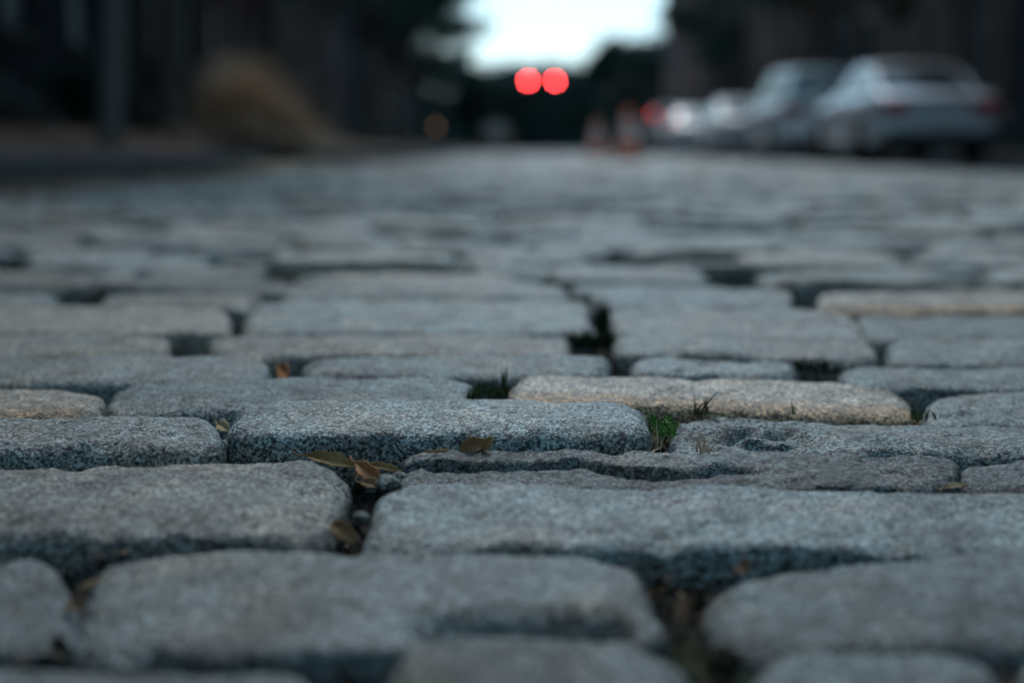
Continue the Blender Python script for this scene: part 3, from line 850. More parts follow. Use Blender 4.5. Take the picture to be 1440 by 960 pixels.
# ------------------------------------------------------------------ houses
M_GLASS = simple("window_glass", (0.02, 0.025, 0.03), 0.3, spec=0.9, var=.1)
M_FRAME = simple("window_frame", (0.20, 0.21, 0.21), 0.6)
M_FRAMED = simple("window_frame_dark", (0.035, 0.035, 0.04), 0.5)
M_SILL = simple("stone_sill", (0.07, 0.065, 0.06), 0.8, scale=20)
M_STEP = simple("stone_step", (0.06, 0.058, 0.056), 0.85, scale=20)
M_ROOF = simple("roof_tar", (0.035, 0.035, 0.038), 0.9)
M_IRON = simple("black_iron", (0.015, 0.015, 0.017), 0.5)
BR = {
 "red brick": make_brick("brick_red", (0.10, 0.034, 0.030), (0.06, 0.024, 0.023), (0.03, 0.03, 0.03)),
 "dark brown brick": make_brick("brick_brown", (0.024, 0.018, 0.017), (0.016, 0.013, 0.013), (0.015, 0.015, 0.015)),
 "brownstone": simple("brownstone", (0.048, 0.031, 0.026), 0.85, scale=5, bump=.004, spec=.15),
 "charcoal painted brick": make_brick("brick_charcoal", (0.010, 0.018, 0.027), (0.008, 0.014, 0.021), (0.008, 0.012, 0.016)),
 "weathered orange brick": make_brick("brick_orange", (0.10, 0.05, 0.032), (0.07, 0.036, 0.026), (0.06, 0.05, 0.045)),
}
DOORC = {"black": (0.012, 0.012, 0.014), "oxblood": (0.11, 0.015, 0.014), "dark green": (0.012, 0.035, 0.022), "brown": (0.075, 0.04, 0.022), "navy": (0.012, 0.018, 0.045)}
CORN = simple("cornice_paint", (0.03, 0.03, 0.03), 0.7)

def facade(mb, w, h, openings, depth=.16):
    xs = sorted({0, w} | {o[0] for o in openings} | {o[1] for o in openings})
    zs = sorted({-.2, h} | {o[2] for o in openings} | {o[3] for o in openings})
    for i in range(len(xs) - 1):
        for j in range(len(zs) - 1):
            cx, cz = (xs[i] + xs[i + 1]) / 2, (zs[j] + zs[j + 1]) / 2
            if any(o[0] < cx < o[1] and o[2] < cz < o[3] for o in openings): continue
            mb.add([(xs[i], 0, zs[j]), (xs[i + 1], 0, zs[j]), (xs[i + 1], 0, zs[j + 1]), (xs[i], 0, zs[j + 1])], [(0, 1, 2, 3)])
    for (a, b, c, d) in openings:
        for p, q in (((a, c), (b, c)), ((b, c), (b, d)), ((b, d), (a, d)), ((a, d), (a, c))):
            mb.add([(p[0], 0, p[1]), (q[0], 0, q[1]), (q[0], depth, q[1]), (p[0], depth, p[1])], [(0, 1, 2, 3)])

M_PALE_PANE = simple("pane_painted_reflection", (0.16, 0.20, 0.205), 0.4, scale=3)  # pale reflection painted into the pane colour
def house(side, y0, w, h, wall, door, base, label, frame=None, name="row_house"):
    xf = -7.2 if side < 0 else 9.2
    root = empty(name, (xf, y0 if side < 0 else y0 + w - .02, base), R(90) if side < 0 else R(-90))
    w -= .02
    tag(root, label, "house", "row houses along the street")
    frame = frame or M_FRAME
    fl = .75                                    # ground floor above the pavement
    ops = []; wins = []
    dx0 = .55; door_o = (dx0, dx0 + 1.05, fl, fl + 2.45)
    ops.append(door_o)
    nb = 2
    bw = (w - 2.1) / nb
    for b in range(nb):
        cx = 2.05 + bw * (b + .5) - .15
        wins.append((cx - .52, cx + .52, fl + .75, fl + 2.55))
    nfl = int((h - 1.2) // 3.05)
    for f in range(1, nfl):
        z = fl + 3.15 * f
        for cx in [dx0 + .52] + [2.05 + bw * (b + .5) - .15 for b in range(nb)]:
            wins.append((cx - .48, cx + .48, z + .55, z + 2.25))
    wins = [o for o in wins if o[3] < h - .6]
    mb = MB(); facade(mb, w, h, ops + wins)
    D = 11
    mb.add([(0, 0, -.2), (0, D, -.2), (0, D, h), (0, 0, h)], [(3, 2, 1, 0)]); mb.add([(w, 0, -.2), (w, D, -.2), (w, D, h), (w, 0, h)], [(0, 1, 2, 3)])
    mb.add([(0, D, -.2), (w, D, -.2), (w, D, h), (0, D, h)], [(3, 2, 1, 0)])
    mb.build("wall", BR[wall], root)
    MB().box(.01, w - .01, .2, D - .01, h - .3, h - .1).build("roof", M_ROOF, root)
    cm = MB(); cm.box(0, w, -.38, .02, h - .12, h + .05); cm.box(0, w, -.22, -.004, h - .5, h - .12)
    for i in range(int(w / .8)):
        cm.box(.3 + i * .8, .44 + i * .8, -.34, -.22, h - .42, h - .122)
    cm.build("cornice", CORN, root)
    for (a, b, c, d) in wins:
        f = MB(); t = .06
        f.box(a, b, .07, .13, c, c + t); f.box(a, b, .07, .13, d - t, d); f.box(a, a + t, .07, .13, c + t, d - t); f.box(b - t, b, .07, .13, c + t, d - t)
        f.box(a + t, b - t, .065, .125, (c + d) / 2 - .03, (c + d) / 2 + .03)
        wo = f.build("window", frame, root)
        gl = M_PALE_PANE if (side < 0 and 17 < y0 < 18 and c < 2.5) else M_GLASS
        MB().box(a + t, b - t, .095, .11, c + t, (c + d) / 2 - .03).build("pane", gl, wo)
        MB().box(a + t, b - t, .095, .11, (c + d) / 2 + .03, d - t).build("pane", gl, wo)
        MB().box(a - .08, b + .08, -.07, .066, c - .1, c - .002).build("sill", M_SILL, wo)
        MB().box(a - .1, b + .1, -.035, .04, d + .002, d + .2).build("lintel", M_SILL, wo)
    a, b, c, d = door_o
    dm = MB(); dm.box(a + .08, b - .08, .08, .13, c, d - .5)
    for (z0, z1) in ((.15, .75), (.85, 1.75)):
        for (u0, u1) in ((.16, .47), (.58, .89)):
            dm.box(a + u0, a + u1, .065, .085, c + z0, c + z1)
    do = dm.build("door", simple("door_" + door.replace(" ", "_"), DOORC[door], 0.35), root)
    MB().cyl((b - .2, .065, c + .95), (0, -1, 0), .022, .028, .05, 12).build("handle", simple("brass", (.5, .38, .15), .3, 1), do, smooth=True)
    MB().box(a + .08, b - .08, .09, .11, d - .44, d - .06).build("transom", M_GLASS, do)
    fr = MB(); fr.box(a, a + .08, .05, .15, c, d); fr.box(b - .08, b, .05, .15, c, d); fr.box(a + .08, b - .08, .05, .15, d - .06, d); fr.box(a + .08, b - .08, .06, .14, d - .5, d - .44)
    fr.build("door_frame", frame, root)
    for s in range(4):
        zt = fl - s * .18 - .002
        MB().box(a - .25, b + .25, -.3 * (s + 1) - .25, -.3 * s - (.0 if s == 0 else .25), -.1, zt).build("step", M_STEP, root, bevel=.01)
    for xx in (a - .22, b + .22):
        rl = MB(); rl.tube([(xx, -.1, fl + .95), (xx, -1.35, .98)], .02, 6)
        for q in range(6):
            yy = -.12 - q * .24; zz = fl + .95 + (yy + .1) / 1.25 * (fl + .95 - .98)
            rl.tube([(xx, yy, max(0, fl - .19 * max(0, (-yy - .25) / .3))), (xx, yy, zz)], .009, 5)
        rl.build("railing", M_IRON, root, smooth=True)
    return root

left = [(-45, 9, 11, "red brick", "black"), (-36, 9, 11.4, "dark brown brick", "brown"), (-27, 9, 10.8, "brownstone", "navy"), (-18, 9, 11.5, "red brick", "oxblood"), (-9, 9, 10.5, "dark brown brick", "black"), (0, 9.4, 11.5, "charcoal painted brick", "black"),
        (9.4, 8.2, 11, "dark brown brick", "navy"), (17.6, 8.4, 11.6, "charcoal painted brick", "brown"), (26, 8, 10.6, "dark brown brick", "dark green"),
        (34, 8.5, 11.5, "red brick", "oxblood"), (42.5, 8.5, 10.8, "brownstone", "black"), (51, 9, 11.8, "red brick", "navy"),
        (60, 9, 11, "charcoal painted brick", "oxblood"), (69, 9, 10.6, "dark brown brick", "brown"), (78, 9, 11.4, "red brick", "black"), (87, 9, 10.8, "brownstone", "dark green"), (96, 9, 11.3, "charcoal painted brick", "navy")]
right = [(-45, 9, 11.4, "red brick", "black"), (-36, 9, 11, "dark brown brick", "brown"), (-27, 9, 11.6, "brownstone", "navy"), (-18, 9, 11, "red brick", "dark green"), (-9, 9.2, 11, "brownstone", "black"), (.2, 9, 11.6, "red brick", "navy"), (9.2, 9, 10.8, "dark brown brick", "brown"),
         (18.2, 8.6, 11.4, "charcoal painted brick", "black"), (26.8, 8.6, 11.6, "brownstone", "oxblood"), (35.4, 8.4, 10.8, "dark brown brick", "dark green"),
         (43.8, 8.6, 11.4, "weathered orange brick", "black"), (52.4, 8.8, 11, "brownstone", "brown"), (61.2, 8.8, 11.8, "dark brown brick", "navy"), (70, 8.8, 11, "red brick", "dark green"), (78.8, 8.6, 11.4, "brownstone", "black")]
ordn = ["first", "second", "third", "fourth", "fifth", "sixth", "seventh", "eighth", "ninth", "tenth", "eleventh"]
for side, rows, base in ((-1, left, .40), (1, right, .14)):
    sn = "left" if side < 0 else "right"; q = 0
    for (y0, w, h, wall, door) in rows:
        if y0 + w < (17.7 if side < 0 else 18.3):
            lb = "%s row house with %s door beside the photographer on the %s" % (wall, door, sn)
            if y0 < -5: lb = "%s row house with %s door behind the photographer's back, %s side" % (wall, door, sn)
            if y0 < -10: lb = "%s house with %s door, added out of view behind the camera, %s side" % (wall, door, sn)  # houses put behind the view to block sky light from the back
            if y0 > 5: lb = "%s row house with %s door just outside the %s of the frame" % (wall, door, sn)
        else:
            lb = "%s house with %s door, %s in view along the %s side" % (wall, door, ordn[q], sn); q += 1
        house(side, y0, w, h, wall, door, base, lb, M_FRAMED if "charcoal" in wall or "dark" in wall else None)

# ------------------------------------------------------------------ trees and bushes
def leaf_cloud(name, n, clumps, size, mat, parent, seed, flat=.7, loc=None):
    """many leaf faces in clumps; clumps = [(centre, radius)]"""
    rg = np.random.default_rng(seed)
    C = np.array([c for c, r in clumps], float); Rr = np.array([r for c, r in clumps], float)
    pk = rg.choice(len(C), n, p=Rr ** 2 / (Rr ** 2).sum())
    d = rg.normal(size=(n, 3)); d /= np.linalg.norm(d, axis=1)[:, None]
    rad = Rr[pk] * rg.random(n) ** .45
    P = C[pk] + d * rad[:, None] * np.array([1, 1, flat])
    a = rg.normal(size=(n, 3)); a /= np.linalg.norm(a, axis=1)[:, None]
    b = np.cross(a, rg.normal(size=(n, 3))); b /= np.linalg.norm(b, axis=1)[:, None]
    s = size * rg.uniform(.6, 1.4, n)[:, None]
    V = np.stack([P - a * s, P + b * s * .5, P + a * s, P - b * s * .5], 1).reshape(-1, 3)
    Q = np.arange(4 * n).reshape(-1, 4)
    return link_mesh(name, mesh_np(name, V, Q, smooth=False), mat, parent, loc)

M_BARK = simple("bark", (0.07, 0.058, 0.048), 0.9, scale=12, bump=.01)
M_BARKP = simple("pale_bark", (0.13, 0.125, 0.12), 0.85, scale=12, bump=.01)
M_FOL = make_leafmat("dark_foliage", (0.014, 0.036, 0.028), (0.034, 0.070, 0.048), .6, 1.2)
M_FOL2 = make_leafmat("evergreen_foliage", (0.010, 0.030, 0.028), (0.026, 0.055, 0.046), .6, .6)

def make_tree(h_trunk, spread, crown_h, n_leaf, leaf_sz, bark, fol, seed, trunk_r=.14, lean=0.0):
    rnd = random.Random(seed)
    root = empty("street_tree")
    tr = MB()
    top = Vector((lean, 0, h_trunk))
    tr.tube([(-.05, 0, -.3), (0, 0, .15), (lean * .3, .02, h_trunk * .45), tuple(top)], [trunk_r * 1.7, trunk_r * 1.15, trunk_r * .95, trunk_r * .75], 12)
    clumps = []
    for i in range(9):
        a = i * 2.4 + rnd.uniform(-.3, .3); r = spread * rnd.uniform(.45, .85); z = h_trunk + crown_h * rnd.uniform(.25, .95)
        e = Vector((lean + math.cos(a) * r, math.sin(a) * r, z)); m = top.lerp(e, .5) + Vector((0, 0, -.1 * r))
        tr.tube([tuple(top + Vector((0, 0, -rnd.uniform(0, .7)))), tuple(m), tuple(e)], [trunk_r * .5, trunk_r * .28, trunk_r * .08], 7)
        clumps.append((e, spread * rnd.uniform(.28, .42)))
        for k in range(3):
            e2 = e + Vector((rnd.uniform(-1, 1), rnd.uniform(-1, 1), rnd.uniform(-.3, .7))) * spread * .4
            tr.tube([tuple(m), tuple(m.lerp(e2, .6) + Vector((0, 0, .1))), tuple(e2)], [trunk_r * .22, trunk_r * .12, trunk_r * .04], 5)
            clumps.append((e2, spread * rnd.uniform(.16, .30)))
    tr.build("trunk", bark, root, smooth=True)
    leaf_cloud("crown", n_leaf, clumps, leaf_sz, fol, root, seed)
    leaf_cloud("outer_sprays", n_leaf // 5, [(c, r * 2.1) for c, r in clumps], leaf_sz * .9, fol, root, seed + 50)
    return root

protoA = make_tree(2.9, 3.0, 5.0, 9000, .10, M_BARK, M_FOL, 3)
protoB = make_tree(2.6, 2.7, 5.5, 9000, .10, M_BARKP, M_FOL, 4, .085, .12)
usedA = [False, False]
def plant(kind, x, y, z, s, rz, label, group):
    pr = (protoA, protoB)[kind]
    if not usedA[kind]:
        o = pr; usedA[kind] = True
    else:
        o = copy_tree(pr)
    o.location = (x, y, z); o.scale = (s, s, s); o.rotation_euler = (0, 0, rz)
    tag(o, label, "tree", group)
gt = "street trees on the sidewalks"
plant(1, -3.40, 12.2, .24, 1.0, .4, "slender pale barked tree nearest on the left sidewalk", gt)
plant(0, -4.0, 3.6, .33, 1.0, 1.4, "dark street tree beside the photographer on the left", gt)
plant(0, -4.2, 17.6, .34, 1.05, 2.2, "dark trunked tree behind the pale one on the left", gt)
plant(0, -4.0, 24.5, .34, 1.1, .9, "street tree on the left beyond the dry bush", gt)
plant(1, -4.1, 33, .34, 1.15, 3.4, "pale trunked tree in the middle of the left row", gt)
plant(0, -4.2, 43, .34, 1.15, 4.6, "broad dark tree in front of the red brick house on the left", gt)
plant(0, -4.6, 56, .34, 1.15, 5.6, "leafy tree far down the left sidewalk", gt)
plant(1, -6.3, 72, .34, 1.2, 1.9, "leafy tree hanging over the far left of the street", gt)
plant(0, -5.9, 84, .34, 1.2, 2.0, "dense tree bending over the far left sidewalk edge", gt)
plant(0, -6.4, 96, .34, 1.35, 2.9, "last street tree of the left row before the crossing", gt)
for q_, (x, y, s_, rz_) in enumerate(((-3.9, -3.2, 1.6, 1), (-4.0, -12, 1.15, 2.2), (-3.9, -20, 1.2, .3), (7.7, -3, 1.7, 5), (8.2, -11, 1.15, 4), (8.1, -19, 1.2, 3))):  # added out of view: canopies cut sky light, nearest ones enlarged
    plant(0, x, y, .33 if x < 0 else .13, s_, rz_, "%s unseen tree added behind the camera on the %s sidewalk" % (("nearest", "middle", "farthest")[q_ % 3], "left" if x < 0 else "right"), gt)
plant(0, 8.3, 6, .13, 1.0, .3, "dark street tree beside the photographer on the right", gt)
plant(1, 8.4, 18, .13, 1.05, 2.3, "street tree behind the nearest silver car", gt)
plant(0, 8.3, 31, .13, 1.05, 3.3, "street tree behind the second parked car", gt)
plant(1, 8.6, 45, .13, 1.0, 4.3, "pale trunked tree in the middle of the right row", gt)
plant(0, 8.8, 60, .13, .95, 5.3, "dark tree far down the right sidewalk", gt)

gf = "trees closing the view at the end of the street"
far_proto = make_tree(1.2, 3.6, 7.3, 8000, .26, M_BARK, M_FOL2, 9, .22)
leaf_cloud("lower_branches", 4000, [(Vector((math.cos(a) * 2.2, math.sin(a) * 2.2, 1.5)), 1.9) for a in (0, 1, 2, 3, 4, 5, 6)], .26, M_FOL2, far_proto, 77)
far_spec = [(-16, 126, .92), (-11.5, 130, .94), (-7.8, 128, .98), (-4.6, 134, .90), (-1.8, 130, .78), (.8, 134, .78), (3.4, 131, .75), (6.2, 133, .88),
            (8.6, 106, .86), (11.2, 112, 1.0), (13.5, 128, 1.0), (-14, 146, 1.15), (-8.5, 148, 1.0), (-3.8, 150, .96), (.2, 151, .93), (4.8, 150, .93), (9.5, 148, .95), (15, 148, 1.1)]
flab = ["far left evergreen beyond the crossing", "second evergreen from the left beyond the crossing", "evergreen left of the tan car at the street end",
        "evergreen right above the tan car at the street end", "low evergreen left below the red signals", "low evergreen directly below the left red signal",
        "low evergreen directly below the right red signal", "low evergreen right of the red signals", "dark tree rising at the right edge of the sky gap",
        "taller dark tree beside the last house on the right", "tree hidden partly behind the right hand houses", "back row tree at the far left of the crossing",
        "back row tree showing above the left evergreens", "back row tree left of the signals", "back row tree straight behind the signals", "back row tree right of the signals",
        "back row tree above the right parked cars", "back row tree at the far right of the crossing"]
for i, ((x, y, s), lb) in enumerate(zip(far_spec, flab)):
    o = far_proto if i == 0 else copy_tree(far_proto)
    o.location = (x, y, -.1); o.scale = (s * .95, s * .95, s); o.rotation_euler = (0, 0, i * 1.7)
    o.name = "evergreen_tree" if i else o.name
    tag(o, lb, "tree", gf)
far_proto.name = "evergreen_tree"

# wooded rise that closes the horizon
def wood():
    rg = np.random.default_rng(61); cl = []
    for i in range(260):
        x = rg.uniform(-130, 130); y = rg.uniform(168, 215)
        cl.append((Vector((x, y, rg.uniform(.5, 7.0) + (y - 168) * .06)), rg.uniform(2.0, 3.6)))
    o = leaf_cloud("distant_wood", 60000, cl, .55, M_FOL2, None, 62, 1.0)
    tag(o, "dark distant wood closing the horizon behind the trees", kind="stuff")
wood()

# dry ornamental bush on the left verge
def dry_bush():
    root = empty("dry_bush", (-2.98, 16.0, .16))
    tag(root, "rounded tan dry grass bush on the left verge", "bush")
    M_T = make_leafmat("dry_bush_blades", (0.52, 0.36, 0.25), (0.80, 0.60, 0.44), .7, 3)
    rg = np.random.default_rng(8); V = []; F = []
    for i in range(4200):
        a = rg.uniform(0, 2 * math.pi); L = rg.uniform(.7, 1.35); le = rg.uniform(.35, 1.6)
        sx = math.cos(a); sy = math.sin(a); w = rg.uniform(.004, .009)
        bx, by = rg.normal(0, .09, 2)
        if i % 3 == 0: bx += .42; L *= .62; by += .2
        for t0, t1 in ((0, .4), (.4, .75), (.75, 1)):
            q = []
            for t in (t0, t1):
                r = L * le * .62 * t * (.5 + .6 * t); z = L * (t * (1.15 - .25 * le) - .55 * le * t * t * .8)
                q.append((bx + sx * r, by + sy * r, max(z, .0)))
            k = len(V); ww = w * (1 - .6 * t0)
            V += [(q[0][0] - sy * ww, q[0][1] + sx * ww, q[0][2]), (q[0][0] + sy * ww, q[0][1] - sx * ww, q[0][2]), (q[1][0] + sy * ww * .6, q[1][1] - sx * ww * .6, q[1][2]), (q[1][0] - sy * ww * .6, q[1][1] + sx * ww * .6, q[1][2])]
            F.append((k, k + 1, k + 2, k + 3))
    link_mesh("blades", mesh_np("blades", V, F, smooth=False), M_T, root)
    tw = MB(); rnd = random.Random(3)
    for i in range(14):
        a = rnd.uniform(0, 6.28); tw.tube([(0, 0, -.1), (math.cos(a) * .12, math.sin(a) * .12, .35), (math.cos(a) * .4, math.sin(a) * .4, .7)], [.012, .008, .003], 5)
    tw.build("stems", M_BARK, root, smooth=True)
dry_bush()
def hedge_shrub(x, y, z, r, label, seed, mat=None):
    root = empty("shrub", (x, y, z)); tag(root, label, "shrub", "low shrubs in front of the houses")
    rnd = random.Random(seed); cl = []; st = MB()
    for i in range(9):
        a = rnd.uniform(0, 6.28); e = Vector((math.cos(a) * r * .6 * rnd.random(), math.sin(a) * r * .6 * rnd.random(), r * rnd.uniform(.5, 1.2)))
        st.tube([(0, 0, -.1), tuple(e * .5), tuple(e)], [.02, .012, .005], 5); cl.append((e, r * rnd.uniform(.35, .55)))
    st.build("stems", M_BARK, root, smooth=True)
    leaf_cloud("foliage", 1800, cl, .045, mat or M_FOL, root, seed)
hedge_shrub(-5.9, 14.5, .37, .55, "dark round shrub left of the pale tree trunk", 41)
hedge_shrub(-5.7, 19, .37, .6, "dark shrub by the steps behind the pale tree", 42)
hedge_shrub(-5.5, 27, .37, .65, "dark shrub behind the tan dry bush", 43)
hedge_shrub(-5.2, 38, .37, .7, "dark shrub at the foot of the red brick house", 44)
hedge_shrub(8.7, 52, .13, .6, "shrub in front of the far right houses", 45)

# ------------------------------------------------------------------ cars
M_TYRE = simple("tyre_rubber", (0.018, 0.018, 0.019), .95, spec=.1)
M_RIM = simple("alloy_rim", (.04, .044, .048), .9, .0, spec=.05)
M_CARGLASS = simple("car_glass", (.012, .018, .020), .16, spec=1.0, var=.1)
M_TAIL = simple("tail_lamp_red", (.34, .016, .022), .4, coat=0.0, var=.1)
M_HEAD = simple("headlamp_glass", (.5, .52, .55), .1, coat=1.0, var=.1)
M_TRIM = simple("black_trim", (.015, .015, .017), .5)
M_PLATE = simple("licence_plate", (.55, .56, .55), .4, var=.05)
M_CHROME = simple("chrome", (.6, .6, .62), .15, 1.0, var=.05)

def car(label, loc, paint, kind="sedan", rz=R(90), name="parked_car"):
    root = empty(name, loc, rz)
    tag(root, label, "car", "cars parked along the right kerb")
    if kind == "sedan":
        L, W, belt, roof = 4.75, 1.82, .93, 1.46
        wx = (.98, 3.78); wr = .325
        top = [(0, .60), (.05, .90), (.2, .99), (.95, 1.0), (3.3, .97), (3.9, .90), (4.5, .77), (4.70, .62), (4.75, .5)]
        gh = (.62, 1.55, 2.62, 3.55)          # glasshouse foot rear, roof rear, roof front, foot front
    else:
        L, W, belt, roof = 4.6, 1.86, 1.05, 1.74
        wx = (.92, 3.62); wr = .36
        top = [(0, .72), (.04, 1.0), (.15, 1.08), (.95, 1.1), (3.4, 1.07), (4.0, 1.0), (4.4, .88), (4.56, .72), (4.6, .55)]
        gh = (.08, .42, 2.75, 3.65)
    tx = [t[0] for t in top]; tz = [t[1] for t in top]
    xs = sorted(set([round(v, 3) for v in np.linspace(0, L, 60)] + tx + [w + s * wr * 1.14 * math.cos(q) for w in wx for s in (-1, 1) for q in (0, .3, .6, .9, 1.2, 1.57)]))
    V = []; F = []
    m = 15
    for x in xs:
        zb = .27 + .12 * max(0, 1 - x / .25) + .1 * max(0, 1 - (L - x) / .25)
        for w in wx:
            dd = abs(x - w)
            if dd < wr * 1.14: zb = max(zb, wr + math.sqrt((wr * 1.14) ** 2 - dd * dd))
        zt = float(np.interp(x, tx, tz))
        plan = W / 2 * (1 - .16 * max(0, 1 - x / .5) ** 2.2 - .26 * max(0, 1 - (L - x) / .8) ** 2.2)
        pts = []
        for sgn in (1,):
            zs = [zb, zb + (zt - zb) * .15, zb + (zt - zb) * .45, zb + (zt - zb) * .72, zb + (zt - zb) * .90, zt - .012, zt]
            ws = [.975, .99, 1.0, .985, .955, .91, .84]
            half = [(plan * a, z) for a, z in zip(ws, zs)]
        pts = half + [(0, zt + .018)] + [(-a, z) for a, z in reversed(half)]
        V += [(x, a, z) for a, z in pts]
    for i in range(len(xs) - 1):
        for j in range(m - 1):
            a = i * m + j; F.append((a, a + m, a + m + 1, a + 1))
    F.append(tuple(range(m))); F.append(tuple(reversed(range((len(xs) - 1) * m, len(xs) * m))))
    mb = MB(); mb.add(V, F)
    body = mb.build("body", paint, root, smooth=True)
    es = body.modifiers.new("split", 'EDGE_SPLIT'); es.split_angle = R(40)
    # dark inner floor closing the wheel arches
    MB().box(.12, L - .15, -W / 2 + .24, W / 2 - .24, .20, .62).build("underbody", M_TRIM, root)
    # glasshouse
    a0, a1, a2, a3 = gh; zb = belt + .02; wb = W / 2 * .86; wt = W / 2 * .66
    prof = [(a0, zb, wb * .97), (a0 + (a1 - a0) * .5, zb + (roof - zb) * .60, (wb + wt) / 2), (a1, roof - .045, wt * 1.02), (a1 + .25, roof - .01, wt), ((a1 + a2) / 2, roof + .015, wt), (a2 - .2, roof - .012, wt), (a2, roof - .06, wt * 1.02), (a3, zb, wb * .95)]
    gm = MB(); ring = []
    n = len(prof)
    vs = []
    for (x, z, hw) in prof: vs += [(x, -hw, z), (x, -hw * .55, z + .02), (x, 0, z + .028), (x, hw * .55, z + .02), (x, hw, z)]
    fs = [(i * 5 + j, i * 5 + j + 1, (i + 1) * 5 + j + 1, (i + 1) * 5 + j) for i in range(n - 1) for j in range(4)]
    # side skins down to the belt
    nb = len(vs)
    for (x, z, hw) in prof: vs += [(x, -wb, zb - .05), (x, wb, zb - .05)]
    for i in range(n - 1):
        fs.append((i * 5, (i + 1) * 5, nb + 2 * (i + 1), nb + 2 * i)); fs.append(((i + 1) * 5 + 4, i * 5 + 4, nb + 2 * i + 1, nb + 2 * (i + 1) + 1))
    gm.add(vs, fs); go = gm.build("cabin_roof", paint, root, smooth=True)
    es = go.modifiers.new("split", 'EDGE_SPLIT'); es.split_angle = R(50)
    def side_at(x, f):
        """point on the cabin side at height fraction f"""
        hs = float(np.interp(x, [p[0] for p in prof], [p[2] for p in prof])); zt = float(np.interp(x, [p[0] for p in prof], [p[1] for p in prof]))
        return (x, wb + (hs - wb) * f, zb - .05 + (zt - zb + .05) * f)
    pillars = [a0 + .30, a0 + (1.35 if kind == "sedan" else 1.0), a0 + (1.42 if kind == "sedan" else 1.07), (a1 + a2) / 2 + .25, (a1 + a2) / 2 + .32, a3 - .35]
    for (x0, x1) in ((pillars[0], pillars[1]), (pillars[2], pillars[3]), (pillars[4], pillars[5])):
        if x1 - x0 < .15: continue
        for s in (-1, 1):
            w_ = MB(); q = []
            for i in range(7):
                x = x0 + (x1 - x0) * i / 6
                for f in (.16, .86):
                    p = side_at(x, f); q.append((p[0], s * (p[1] + .006), p[2] + .003))
            w_.add(q, [(2 * i, 2 * i + 2, 2 * i + 3, 2 * i + 1) for i in range(6)]); w_.build("side_window", M_CARGLASS, root, smooth=True)
    for nm, (xa, za, ha), (xb, zc, hb) in (("rear_window", prof[0], prof[2]), ("windscreen", prof[7], prof[6])):
        q = []; nrm = Vector((zc - za, 0, -(xb - xa))).normalized()
        if nm == "rear_window" and nrm.x > 0 or nm == "windscreen" and nrm.x < 0: nrm = -nrm
        for f in (.10, .3, .5, .7, .92):
            xm = float(np.interp(f, [0, .5, 1], [prof[0][0], prof[1][0], prof[2][0]])) if nm == "rear_window" else xa + (xb - xa) * f
            zm = float(np.interp(f, [0, .5, 1], [prof[0][1], prof[1][1], prof[2][1]])) if nm == "rear_window" else za + (zc - za) * f
            hw = (ha + (hb - ha) * f) * .88
            for s in (-1, -.55, 0, .55, 1):
                q.append((xm + nrm.x * .012, hw * s, zm + nrm.z * .012 + .028 * (1 - s * s)))
        wv = MB(); wv.add(q, [(i * 5 + j, i * 5 + j + 1, (i + 1) * 5 + j + 1, (i + 1) * 5 + j) for i in range(4) for j in range(4)]); wv.build(nm, M_CARGLASS, root, smooth=True)
    for w in wx:
        for s in (-1, 1):
            yy = s * (W / 2 - .12)
            wo = MB().cyl((w, yy - s * .11, wr), (0, s, 0), wr, wr, .22, 28).build("wheel", M_TYRE, root, bevel=.02)
            rm = MB(); rm.cyl((w, yy + s * .10, wr), (0, s, 0), wr * .66, wr * .62, .018, 24)
            for k in range(5):
                t = 2 * math.pi * k / 5; rm.tube([(w, yy + s * .122, wr), (w + math.cos(t) * wr * .6, yy + s * .122, wr + math.sin(t) * wr * .6)], .03, 6)
            rm.build("rim", M_RIM, wo)
    hw = W / 2
    bz = .47
    bm = MB(); bm.box(-.055, .16, -hw * .80, hw * .80, bz - .07, bz + .12); bm.build("rear_bumper", paint, root, bevel=.04)
    bm = MB(); bm.box(-.035, .15, -hw * .80, hw * .80, bz - .24, bz - .073); bm.build("bumper_insert", M_TRIM, root, bevel=.01)
    bm = MB(); bm.box(L - .14, L + .04, -hw * .74, hw * .74, bz - .16, bz + .08); bm.build("front_bumper", paint, root, bevel=.04)
    tzl = .78 if kind == "sedan" else .92
    for s in (-1, 1):
        tm = MB()
        y0, y1 = sorted((s * hw * .50, s * hw * .885)); tm.box(-.03, .16, y0, y1, tzl - .11, tzl + .10)
        tm.build("tail_lamp", M_TAIL, root, bevel=.025)
        hm = MB(); y0, y1 = sorted((s * hw * .42, s * hw * .72)); hm.box(L - .22, L - .02, y0, y1, .62, .74); hm.build("headlamp", M_HEAD, root, bevel=.02)
        mm = MB(); y0, y1 = sorted((s * hw * .95, s * (hw + .16))); mm.box(a3 - .62, a3 - .48, y0, y1, zb, zb + .14); mm.build("wing_mirror", paint, root, bevel=.03)
        for xd in (1.75, 2.75):
            hd = MB(); y0, y1 = sorted((s * (hw * .985), s * (hw + .02))); hd.box(xd, xd + .18, y0, y1, belt - .17, belt - .14); hd.build("door_handle", M_CHROME, root, bevel=.006)
    MB().box(-.075, -.058, -.26, .26, tzl - .20, tzl - .06).build("licence_plate", M_PLATE, root)
    MB().box(-.02, .03, -hw * .5, hw * .5, tzl + .10, tzl + .13).build("trunk_strip", M_CHROME, root)
    return root

